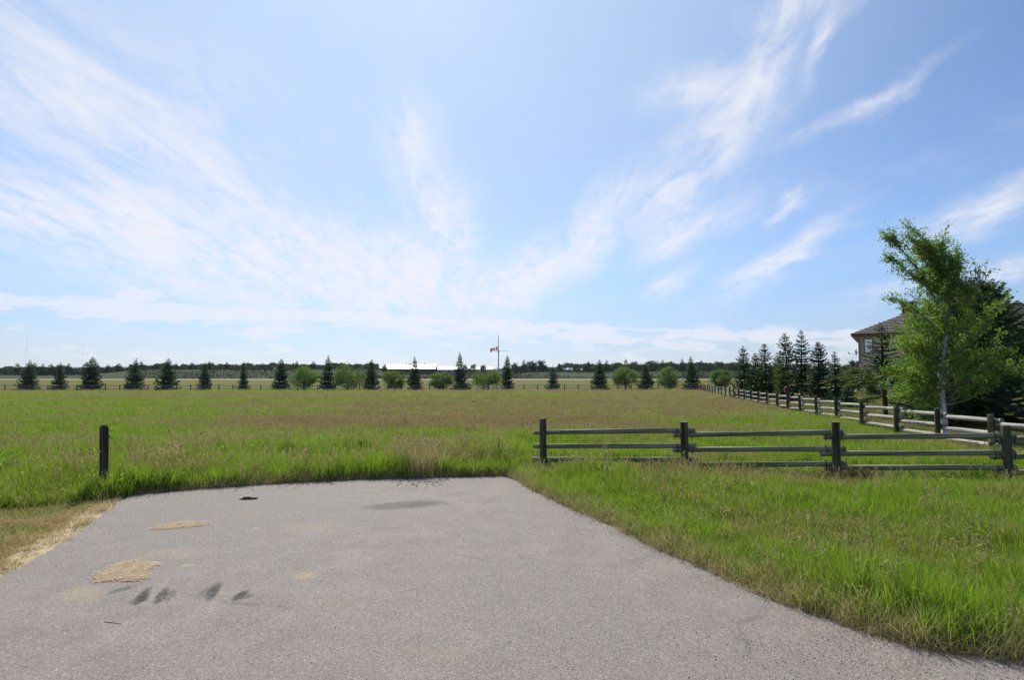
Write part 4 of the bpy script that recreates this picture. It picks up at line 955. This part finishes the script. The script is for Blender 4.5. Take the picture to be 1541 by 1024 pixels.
# satellite dish on the corner
V = []; Fc = []
for i in range(4):
    for k in range(12): V.append((-.35 - .02 + (i / 3) ** 2 * .12, math.cos(2*PI*k/12) * .32 * i / 3 - .3, 3.55 + math.sin(2*PI*k/12) * .32 * i / 3))
for i in range(3):
    for k in range(12): Fc.append((i*12+k, i*12+(k+1) % 12, (i+1)*12+(k+1) % 12, (i+1)*12+k))
d_ = link('dish', new_mesh('dish', V, Fc, smooth=True, mats=[M['trim']])); d_.name = 'satellite_dish'; d_.location = (hx0, Yh, zg); d_.rotation_euler = (0, 0, R(-33))
tag(d_, 'small grey satellite dish on the upper left corner of the house', 'dish')
sm = d_.modifiers.new('thick', 'SOLIDIFY'); sm.thickness = .02
V, Fc = join_arrays([tube_arrays([(0, -.3, 3.5), (-.3, -.3, 3.52)], [.03, .03], 6), tube_arrays([(-.36, -.3, 3.3), (-.85, -.3, 3.45)], [.015, .015], 5), tube_arrays([(-.85, -.3, 3.38), (-.85, -.3, 3.55)], [.06, .06], 6)])
link('mount_arm', new_mesh('mount_arm', V, Fc, mats=[M['trim']]), d_)
# right wing with its large low roof
Yw = 36.; a = W(1484, 503, Yw); wr = W(1541, 457.5, Yw + 4)
wing = thing('house_wing', 'brown-roofed low wing of the house at the right edge, shaded wall below', 'house', (a.x, Yw, zg))
we = a.z - zg; wrz = wr.z - zg; WL = 17.
boxo('wall', M['stucco'], wing, .7, WL, .8, 8.2, -.4, we - .05)
wrf = slab(wing, 'roof', [(0.02, .02, we), (WL, .02, we), (WL, 9, we), (.02, 9, we)], M['fascia'], .2)
hip_face(wrf, (0, 0, we), (WL, 0, we), (WL, 4.4, wrz), (1.4, 4.4, wrz), 20, M['shingle'], .06); hip_face(wrf, (WL, 9, we), (0, 9, we), (1.4, 4.4, wrz), (WL, 4.4, wrz), 10, M['shingle'])
hip_face(wrf, (0, 9, we), (0, 0, we), (1.4, 4.4, wrz), (1.4, 4.4, wrz), 14, M['shingle'])
boxo('ridge_cap', M['stucco2'], wrf, 1.4, WL, 4.28, 4.52, wrz + .02, wrz + .09)
for xx in (1.6, 4.2, 7.0, 10.5): window(xx, xx + 1.5, .74, .9, 2.4, wing, 1, 1)
boxo('deck', M['post'], wing, .2, WL, -1.6, .79, -.35, .10)
for xx in (.4, 2.9, 5.4, 7.9, 10.4): boxo('deck_post', M['white'], wing, xx, xx + .14, -1.5, -1.36, .101, .75)
boxo('deck_rail', M['post'], wing, .3, WL, -1.5, -1.38, .751, .84)
# patio
pw = W(1291, 591, 44); pat = thing('patio', 'grey stone patio with low edging wall in front of the house', 'patio', (pw.x, 44, .6))
for i in range(9):
    boxo('edging_stone', M['stone'], pat, i * .92, i * .92 + .9, 0, .35, -.3, .28 + rnd.uniform(-.015, .015))
for i in range(8):
    for j in range(5): boxo('paving_slab', M['stone'], pat, i * 1.02, i * 1.02 + 1., .36 + j * 1.3, 1.64 + j * 1.3, -.2, .20 + rnd.uniform(-.01, .01))

# ------------------------------------------------------------------ grass
def tuft(n, r0, hmin, hmax, wd, lean, seed, droop=.25, segs=3):
    r = np.random.default_rng(seed); V = []; Fc = []; H = []; T = []
    for i in range(n):
        a = r.uniform(0, 2 * PI); q = r0 * math.sqrt(r.random()); x, y = q * math.cos(a), q * math.sin(a)
        h = r.uniform(hmin, hmax); b = r.uniform(0, 2 * PI); ln = lean * r.uniform(.2, 1.3) * h; w = wd * r.uniform(.7, 1.2); t = r.random()
        f_ = r.uniform(0, 2 * PI); sx_, sy_ = math.cos(f_) * w / 2, math.sin(f_) * w / 2; o = len(V)
        for s in range(segs + 1):
            u = s / segs; zz_ = h * (u - droop * u * u * .6); k = ln * u * u + .05 * h * u; cx_, cy_ = x + math.cos(b) * k, y + math.sin(b) * k; tw = 1 - u ** 1.6 * .96
            V += [(cx_ - sx_ * tw, cy_ - sy_ * tw, zz_), (cx_ + sx_ * tw, cy_ + sy_ * tw, zz_)]; H += [u, u]; T += [t, t]
        for s in range(segs): Fc.append((o + 2*s, o + 2*s + 1, o + 2*s + 3, o + 2*s + 2))
    return V, Fc, H, T
def grass_me(name, mat, *a, **k):
    V, Fc, H, T = tuft(*a, **k); return new_mesh(name, V, Fc, {'h': H, 'tint': T}, mats=[M[mat]])
def seed_me(name, n, r0, hmin, hmax, seed, hw=.012, hl=.09, sw=.0028, lean=.25):
    r = np.random.default_rng(seed); V = []; Fc = []; H = []; T = []
    for i in range(n):
        a = r.uniform(0, 2 * PI); q = r0 * math.sqrt(r.random()); x, y = q * math.cos(a), q * math.sin(a); h = r.uniform(hmin, hmax); b = r.uniform(0, 2 * PI); ln = lean * r.uniform(.1, 1) * h; t = r.random()
        def pt(u): return np.array((x + math.cos(b) * ln * u * u, y + math.sin(b) * ln * u * u, h * (u - .1 * u * u)))
        f_ = r.uniform(0, 2 * PI); sd_ = np.array((math.cos(f_), math.sin(f_), 0)) * sw / 2; o = len(V)
        for s in range(4): p_ = pt(s / 3); V += [tuple(p_ - sd_), tuple(p_ + sd_)]; H += [s / 3 * .7] * 2; T += [t] * 2
        for s in range(3): Fc.append((o + 2*s, o + 2*s + 1, o + 2*s + 3, o + 2*s + 2))
        for j in range(5):      # panicle of small diamonds
            u = 1 - j * hl / h * .28; p_ = pt(u); d = unit(np.array((math.cos(b) * .4, math.sin(b) * .4, 1)) + r.normal(0, .35, 3)); s2 = unit(np.cross(d, r.normal(0, 1, 3))) * hw * r.uniform(.5, 1); l = hl * r.uniform(.4, .7); o = len(V)
            V += [tuple(p_), tuple(p_ + d * l * .5 + s2), tuple(p_ + d * l), tuple(p_ + d * l * .5 - s2)]; H += [.95] * 4; T += [t] * 4; Fc.append((o, o + 1, o + 2, o + 3))
    return new_mesh(name, V, Fc, {'h': H, 'tint': T}, mats=[M['seed']])
def weed_me(name, n, h, seed):
    r = np.random.default_rng(seed); P = []; D = []
    for s in range(n):
        a = r.uniform(0, 6.28); q = r.uniform(0, .06)
        for j in range(9):
            u = (j + 1) / 9; P.append((q * math.cos(a) * (1 + 2 * u), q * math.sin(a) * (1 + 2 * u), h * u)); b = r.uniform(0, 6.28); D.append((math.cos(b), math.sin(b), .5))
    P = np.array(P); D = unit(np.array(D)); Sd = unit(np.cross(D, np.array([0, 0, 1.])) + r.normal(0, .3, (len(P), 3))); l = r.uniform(.04, .09, len(P))
    V, Fc, t = quads_from(P, D, Sd, l, l * .3, seed); return new_mesh(name, V, Fc, {'h': np.full(len(V), .6), 'tint': t}, mats=[M['grass']])
def scatter(name, label, cat, pts, rot, scl, idx, green, meshes):
    me = bpy.data.meshes.new(name); n = len(pts); me.vertices.add(n); me.vertices.foreach_set('co', np.asarray(pts, np.float32).ravel())
    for nm, ty, a in (('rot', 'FLOAT_VECTOR', rot), ('scl', 'FLOAT_VECTOR', scl), ('idx', 'INT', idx), ('green', 'FLOAT', green)):
        at = me.attributes.new(nm, ty, 'POINT'); at.data.foreach_set('vector' if ty == 'FLOAT_VECTOR' else 'value', np.asarray(a, np.int32 if ty == 'INT' else np.float32).ravel())
    o = link(name, me); tag(o, label, cat); o['kind'] = 'stuff'
    g = bpy.data.node_groups.new(name + '_nodes', 'GeometryNodeTree'); g.interface.new_socket('Geometry', in_out='INPUT', socket_type='NodeSocketGeometry'); g.interface.new_socket('Geometry', in_out='OUTPUT', socket_type='NodeSocketGeometry')
    gi = g.nodes.new('NodeGroupInput'); go = g.nodes.new('NodeGroupOutput'); ip = g.nodes.new('GeometryNodeInstanceOnPoints'); jn = g.nodes.new('GeometryNodeGeometryToInstance')
    g.links.new(gi.outputs[0], ip.inputs['Points'])
    for m_ in meshes[::-1]:
        so = bpy.data.objects.new(m_.name + '_source', m_); oi = g.nodes.new('GeometryNodeObjectInfo'); oi.inputs['Object'].default_value = so; oi.inputs['As Instance'].default_value = True
        g.links.new(oi.outputs['Geometry'], jn.inputs[0])
    # joins the sources to a list of instances to pick from
    jg = g.nodes.new('GeometryNodeJoinGeometry'); 
    for l_ in list(g.links):
        if l_.to_node == jn: s_ = l_.from_socket; g.links.remove(l_); g.links.new(s_, jg.inputs[0])
    g.nodes.remove(jn); g.links.new(jg.outputs[0], ip.inputs['Instance']); ip.inputs['Pick Instance'].default_value = True
    def at(nm, ty):
        x = g.nodes.new('GeometryNodeInputNamedAttribute'); x.data_type = ty; x.inputs['Name'].default_value = nm; return x.outputs['Attribute']
    g.links.new(at('idx', 'INT'), ip.inputs['Instance Index'])
    e2r = g.nodes.new('FunctionNodeEulerToRotation'); g.links.new(at('rot', 'FLOAT_VECTOR'), e2r.inputs[0]); g.links.new(e2r.outputs[0], ip.inputs['Rotation'])
    g.links.new(at('scl', 'FLOAT_VECTOR'), ip.inputs['Scale']); g.links.new(ip.outputs[0], go.inputs[0])
    md = o.modifiers.new('scatter', 'NODES'); md.node_group = g; return o

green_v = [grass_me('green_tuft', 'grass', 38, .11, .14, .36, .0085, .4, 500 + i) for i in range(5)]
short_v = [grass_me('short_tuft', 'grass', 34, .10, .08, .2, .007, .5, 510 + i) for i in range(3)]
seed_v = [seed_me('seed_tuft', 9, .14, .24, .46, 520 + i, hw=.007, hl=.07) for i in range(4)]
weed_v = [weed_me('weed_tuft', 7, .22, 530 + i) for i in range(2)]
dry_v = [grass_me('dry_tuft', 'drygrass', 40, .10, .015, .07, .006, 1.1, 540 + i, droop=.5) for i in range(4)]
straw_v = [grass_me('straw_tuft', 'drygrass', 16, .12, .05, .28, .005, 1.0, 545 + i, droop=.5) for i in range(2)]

def field_green(x, y):
    """how green the meadow is: bright sappy belt near the asphalt, seed-brown further out, with streaky patches"""
    n = fbm(x * .16 + 3, y * .22 + 8, 4); n2 = fbm(x * .035 + 11, y * .09 + 2, 4); n3 = fbm(x * .5, y * .5, 3)
    n4 = fbm(x * .9 + 40, y * .45 + 3, 3); n = n * .65 + n4 * .35
    belt = 1 - sstep(y, 14.5, 19.5 + 2 * n)
    right = sstep(x / y, .33, .5) * (1 - sstep(y, 26, 34)) * .7
    g = .12 + np.maximum(belt, right) * .98 + (n - .5) * 1.7 * (.8 + .2 * belt) + sstep(n2, .47, .60) * .75 * (1 - belt)
    g = g - .8 * np.exp(-((x - 3.8) / 2.6) ** 2 - ((y - 9.6) / .9) ** 2) - .35 * np.exp(-((x + 1.4) / .7) ** 2 - ((y - 11.8) / 1.2) ** 2)
    g = g - .5 * sstep(n3, .56, .75)
    return np.clip(g, 0, 1)
def wedge(n, d0, d1, k=1.06, pad=2.5):
    r = rng; D = np.sqrt(r.uniform(d0 * d0, d1 * d1, n)); return r.uniform(-1, 1, n) * (k * D + pad), D
def mask_field(x, y):
    m = ~inside(x, y) & (adist(x, y) > .03) & ~verge_zone(x, y) & (y > 0) & (y < FARY - .4)
    return m & ((side(x, y) < .25) | (y < 9.4))
def zall(x, y): return ht(x, y) + nearbump(x, y)
PT, RT, SC, ID, GR = [], [], [], [], []
def emit(x, y, z, sxy, sz_, idx, gr, tilt=.12, windx=-.05):
    n = len(x); r = rng
    PT.append(np.stack([x, y, z], 1)); RT.append(np.stack([r.normal(0, tilt, n), r.normal(windx, tilt, n), r.uniform(0, 2 * PI, n)], 1))
    SC.append(np.stack([sxy, sxy, sz_], 1)); ID.append(idx); GR.append(gr)
def flush(name, label, cat, meshes):
    global PT, RT, SC, ID, GR
    o = scatter(name, label, cat, np.concatenate(PT), np.concatenate(RT), np.concatenate(SC), np.concatenate(ID), np.concatenate(GR), meshes)
    PT, RT, SC, ID, GR = [], [], [], [], []; return o
MS = green_v + short_v + seed_v + weed_v          # 0-4, 5-7, 8-11, 12-13
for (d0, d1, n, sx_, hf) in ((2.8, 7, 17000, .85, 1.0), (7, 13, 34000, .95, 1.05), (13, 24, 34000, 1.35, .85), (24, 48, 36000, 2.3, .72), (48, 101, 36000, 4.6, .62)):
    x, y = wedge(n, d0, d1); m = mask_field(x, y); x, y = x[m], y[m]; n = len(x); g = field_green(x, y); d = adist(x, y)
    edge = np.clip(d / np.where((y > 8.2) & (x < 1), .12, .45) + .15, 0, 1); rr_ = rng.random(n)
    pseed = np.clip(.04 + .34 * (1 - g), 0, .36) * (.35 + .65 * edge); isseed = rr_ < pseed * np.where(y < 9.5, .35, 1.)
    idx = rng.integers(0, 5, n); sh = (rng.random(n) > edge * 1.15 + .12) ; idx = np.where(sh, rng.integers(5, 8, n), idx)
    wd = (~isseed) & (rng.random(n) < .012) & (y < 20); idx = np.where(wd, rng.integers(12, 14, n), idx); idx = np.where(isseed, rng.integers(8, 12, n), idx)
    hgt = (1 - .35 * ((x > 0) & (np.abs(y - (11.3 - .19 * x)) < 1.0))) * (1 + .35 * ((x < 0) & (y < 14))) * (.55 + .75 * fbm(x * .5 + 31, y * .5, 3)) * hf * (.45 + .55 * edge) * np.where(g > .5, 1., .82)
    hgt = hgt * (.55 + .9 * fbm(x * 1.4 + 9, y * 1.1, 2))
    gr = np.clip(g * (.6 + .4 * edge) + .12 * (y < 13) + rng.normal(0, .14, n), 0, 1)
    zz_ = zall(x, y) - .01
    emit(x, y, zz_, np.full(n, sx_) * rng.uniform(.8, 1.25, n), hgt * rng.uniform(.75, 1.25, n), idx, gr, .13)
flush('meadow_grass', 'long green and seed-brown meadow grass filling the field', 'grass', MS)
# close fringe along the asphalt edge, both sides
P_ = resample(left + back + right + [(4.2, 3.3), (6, 3.15)], .02, .0)[:-300] if False else None
ed_ = np.array(left + back + right + [(4.2, 3.3), (7.5, 3.1)]); seg = np.diff(ed_, axis=0); ln_ = np.hypot(*seg.T); cum_ = np.concatenate([[0], np.cumsum(ln_)])
s_ = rng.uniform(0, cum_[-1], 5200); j = np.clip(np.searchsorted(cum_, s_) - 1, 0, len(seg) - 1); t = (s_ - cum_[j]) / ln_[j]; base = ed_[j] + seg[j] * t[:, None]; nrm = np.stack([-seg[j][:, 1], seg[j][:, 0]], 1) / ln_[j][:, None]
off = np.abs(rng.normal(0, .13, len(s_))) - .035; x, y = (base + nrm * off[:, None]).T
m = (off > -.05) & ((j >= len(left)) | ((rng.random(len(j)) < .05) & (off > .06))); x, y = x[m], y[m]; n = len(x)
emit(x, y, np.where(inside(x, y), .01, zall(x, y)), rng.uniform(.5, 1., n), rng.uniform(.4, 1.5, n), rng.integers(0, 6, n), np.clip(rng.normal(.22, .25, n), 0, 1), .3)
# dry verge left of the asphalt
x = rng.uniform(-13, -3.6, 26000); y = rng.uniform(2.6, 9, 26000); m = verge_zone(x, y) & ~inside(x, y); x, y = x[m], y[m]; n = len(x); d = adist(x, y)
gr = np.clip((fbm(x * 1.6, y * 1.6, 4) - .42) * 4 + .35, 0, 1) * np.clip(d / .5 - .25, 0, 1); keep = (d > .34) | (rng.random(n) < .12); x, y, gr, n = x[keep], y[keep], gr[keep], int(keep.sum())
emit(x, y, zall(x, y), rng.uniform(.8, 1.3, n), rng.uniform(.6, 1.5, n), np.where(rng.random(n) < .06, rng.integers(4, 6, n), rng.integers(0, 4, n)), gr, .1)
flush('dry_grass', 'short dry straw-coloured grass along the edge of the asphalt', 'grass', dry_v + straw_v)
# lawn beyond the long fence
lawn_v = [grass_me('lawn_tuft', 'lawngrass', 40, .16, .03, .10, .012, .8, 550 + i, droop=.4) for i in range(3)]
x = rng.uniform(9, 48, 30000); y = 9.5 + 36 * rng.random(30000) ** 1.5; m = (side(x, y) > .25) & (x < 1.1 * y + 3) & (y > 9.6); x, y = x[m], y[m]; n = len(x); far_ = np.clip(y / 22, 1, 2)
tall = (side(x, y) < .6); emit(x, y, zall(x, y), far_ * rng.uniform(.9, 1.4, n), rng.uniform(.6, 1.4, n) * np.where(tall, 3, 1), rng.integers(0, 3, n), np.clip((fbm(x * .4, y * .4, 3) - .4) * 3 + .1, 0, 1), .1)
flush('lawn_grass', 'short mown yellow-green lawn beyond the long fence', 'grass', lawn_v)

# taller clumps that stand out behind the asphalt
clumps = [((632, 716), .62, .62, 'straw-brown tall grass clump with dark base behind the middle of the asphalt', 16, 0.05, 26),
          ((470, 722), .50, .45, 'grey-green weedy clump with pale dead stems at the back edge of the asphalt', 10, .35, 22),
          ((262, 728), .75, .55, 'pale seeding grass clump right of the lone post', 14, .3, 30)]
for i, ((px, py), wd, hh, lb, ns, gr, nt_) in enumerate(clumps):
    gx, gy = G(px, py); r = np.random.default_rng(600 + i); Vs = []; Fs = []; Hs = []; Ts = []
    for k in range(nt_):
        a = r.uniform(0, 6.28); q = wd * math.sqrt(r.random()) * .8; V, Fc, H, T = tuft(30, .12, hh * .5, hh * 1.05, .006, .5, 700 + k + i * 50, droop=.2)
        o_ = len(Vs); Vs += [(v[0] + q * math.cos(a), v[1] + q * math.sin(a) * .7, v[2]) for v in V]; Fs += [tuple(a_ + o_ for a_ in f_) for f_ in Fc]; Hs += H; Ts += T
    root = thing('grass_clump', lb, 'grass clump', (gx, gy, 0)); mm = [M['drygrass'], M['grass'], M['grass']][i]
    o = link('blades', new_mesh('blades', Vs, Fs, {'h': Hs, 'tint': Ts}, mats=[mm]), root); o['green'] = gr
    o = link('seed_stems', seed_me('seed_stems', ns * 7, wd * .8, hh * .8, hh * 1.35, 650 + i), root); o['green'] = gr

# ------------------------------------------------------------------ small things on the asphalt
def straw_patch(poly, n, seed, label, thick):
    P = np.array([G(*p) for p in poly]); c = P.mean(0); P = P - c; r = np.random.default_rng(seed); mn, mx = P.min(0), P.max(0)
    pts = []
    while len(pts) < n:
        q = r.uniform(mn, mx, (n, 2)); k = inside(q[:, 0], q[:, 1], P); pts += list(q[k])
    q = np.array(pts[:n]); q = q + r.normal(0, .022, q.shape); a = r.normal(.3, .9, n); l = r.uniform(.03, .12, n)
    z = .003 + r.random(n) * thick; D = np.stack([np.cos(a), np.sin(a), r.normal(0, .06, n)], 1); Sd = np.stack([-np.sin(a), np.cos(a), r.normal(0, .5, n)], 1)
    V = np.empty((n, 4, 3)); p = np.concatenate([q, z[:, None]], 1); w = r.uniform(.0008, .0022, n)[:, None]
    V[:, 0] = p - D * l[:, None] / 2 - Sd * w; V[:, 1] = p + D * l[:, None] / 2 - Sd * w; V[:, 2] = p + D * l[:, None] / 2 + Sd * w; V[:, 3] = p - D * l[:, None] / 2 + Sd * w
    V[..., 2] = np.maximum(V[..., 2], .001)
    t = np.repeat(r.random(n), 4); root = thing('straw_heap', label, 'straw', (c[0], c[1], .0125))
    o = link('strands', new_mesh('strands', V.reshape(-1, 3), np.arange(4 * n).reshape(n, 4), {'tint': t, 'h': np.full(4 * n, .5)}, mats=[M['straw']]), root)
    bm = bmesh.new(); vt = [bm.verts.new((x * .72 + r.normal(0, .03), y * .66 + r.normal(0, .02), .003)) for x, y in P]; bm.faces.new(vt)
    e = bmesh.ops.extrude_face_region(bm, geom=bm.faces[:]); 
    for v in [g_ for g_ in e['geom'] if isinstance(g_, bmesh.types.BMVert)]: v.co.z = .001
    bmesh.ops.recalc_face_normals(bm, faces=bm.faces); bm_obj('mat_layer', bm, M['straw'], root)
straw_patch([(147,880),(152,866),(166,858),(185,851),(205,847),(222,851),(234,853),(222,860),(214,864),(219,870),(211,876),(196,878),(178,874),(165,877)], 4200, 1, 'larger matted straw patch on the asphalt above the black marks', .008)
straw_patch([(228,799),(240,795),(255,791),(275,789),(300,788),(315,790),(308,793),(290,795),(268,797),(246,799)], 1500, 2, 'narrow straw patch on the asphalt, farther back on the left', .006)
# dark clump of debris
bm = bmesh.new(); bmesh.ops.create_icosphere(bm, subdivisions=3, radius=1)
for v in bm.verts:
    n_ = float(fbm(v.co.x * 2.2 + 5, v.co.y * 2.2 + v.co.z * 2)); k = .55 + .9 * n_; n2_ = float(fbm(v.co.x * 5 + 2, v.co.y * 5 + v.co.z * 4, 2)); k *= .6 + .8 * n2_; v.co = Vector((v.co.x * .115 * k, v.co.y * .06 * k, max(v.co.z, -.1) * .03 * k + .002))
gx, gy = G(374, 753); o = bm_obj('debris', bm, M['debris']); o.location = (gx, gy, .012); tag(o, 'small dark clump of debris on the asphalt near its back edge', 'debris')
# twig lying on the asphalt
gx, gy = G(168, 941); V, Fc = tube_arrays([(-.06, .012, .014), (-.01, 0, .015), (.05, -.012, .014), (.09, -.03, .014)], [.0015, .002, .0015, .001], 5); o = link('twig', new_mesh('twig', V, Fc, mats=[M['bark']])); o.location = (gx, gy, 0); tag(o, 'thin brown twig lying on the asphalt below the black marks', 'twig')
# loose gravel along the right edge
stn = []
for i in range(4):
    bm = bmesh.new(); bmesh.ops.create_icosphere(bm, subdivisions=1, radius=.5); r = random.Random(i)
    for v in bm.verts: v.co = Vector((v.co.x * r.uniform(.8, 1.2), v.co.y * r.uniform(.7, 1.), v.co.z * r.uniform(.5, .8)))
    me = bpy.data.meshes.new('pebble'); bm.to_mesh(me); bm.free(); me.materials.append(M['gravel']); stn.append(me)
s_ = rng.uniform(cum_[len(left) + len(back)], cum_[-1], 2600); j = np.clip(np.searchsorted(cum_, s_) - 1, 0, len(seg) - 1); t = (s_ - cum_[j]) / ln_[j]; base = ed_[j] + seg[j] * t[:, None]; nrm = np.stack([-seg[j][:, 1], seg[j][:, 0]], 1) / ln_[j][:, None]
off = -np.abs(rng.normal(0, .16, len(s_))) + .04; x, y = (base + nrm * off[:, None]).T
x2 = rng.normal(2.3, .6, 800); y2 = rng.normal(3.8, .2, 800); m = inside(x2, y2); x = np.concatenate([x, x2[m]]); y = np.concatenate([y, y2[m]])
x3 = rng.uniform(-5, 5, 900); y3 = rng.uniform(2.6, 10, 900); m = inside(x3, y3); x = np.concatenate([x, x3[m]]); y = np.concatenate([y, y3[m]])
n = len(x); sz3 = rng.uniform(.004, .011, n)[:, None] * np.ones(3)
scatter('loose_gravel', 'loose gravel scattered along the edges of the asphalt', 'gravel', np.stack([x, y, np.full(n, .015)], 1), rng.uniform(0, 6, (n, 3)), sz3, rng.integers(0, 4, n), np.ones(n), stn)

# ------------------------------------------------------------------ air
bm = bmesh.new(); box(bm, -7000, 7000, -60, 7000, -1.5, 190)
hz = bm_obj('haze', bm, bpy.data.materials.new('haze_air')); hz['kind'] = 'stuff'; tag(hz, 'thin pale summer haze over the whole plain', 'haze')
hm = hz.data.materials[0]; hm.use_nodes = True; hm.node_tree.nodes.clear()
ho = hm.node_tree.nodes.new('ShaderNodeOutputMaterial'); pv = hm.node_tree.nodes.new('ShaderNodeVolumePrincipled')
pv.inputs['Color'].default_value = (.80, .88, 1, 1); pv.inputs['Density'].default_value = 0.00007; pv.inputs['Anisotropy'].default_value = .3
hm.node_tree.links.new(pv.outputs[0], ho.inputs['Volume'])
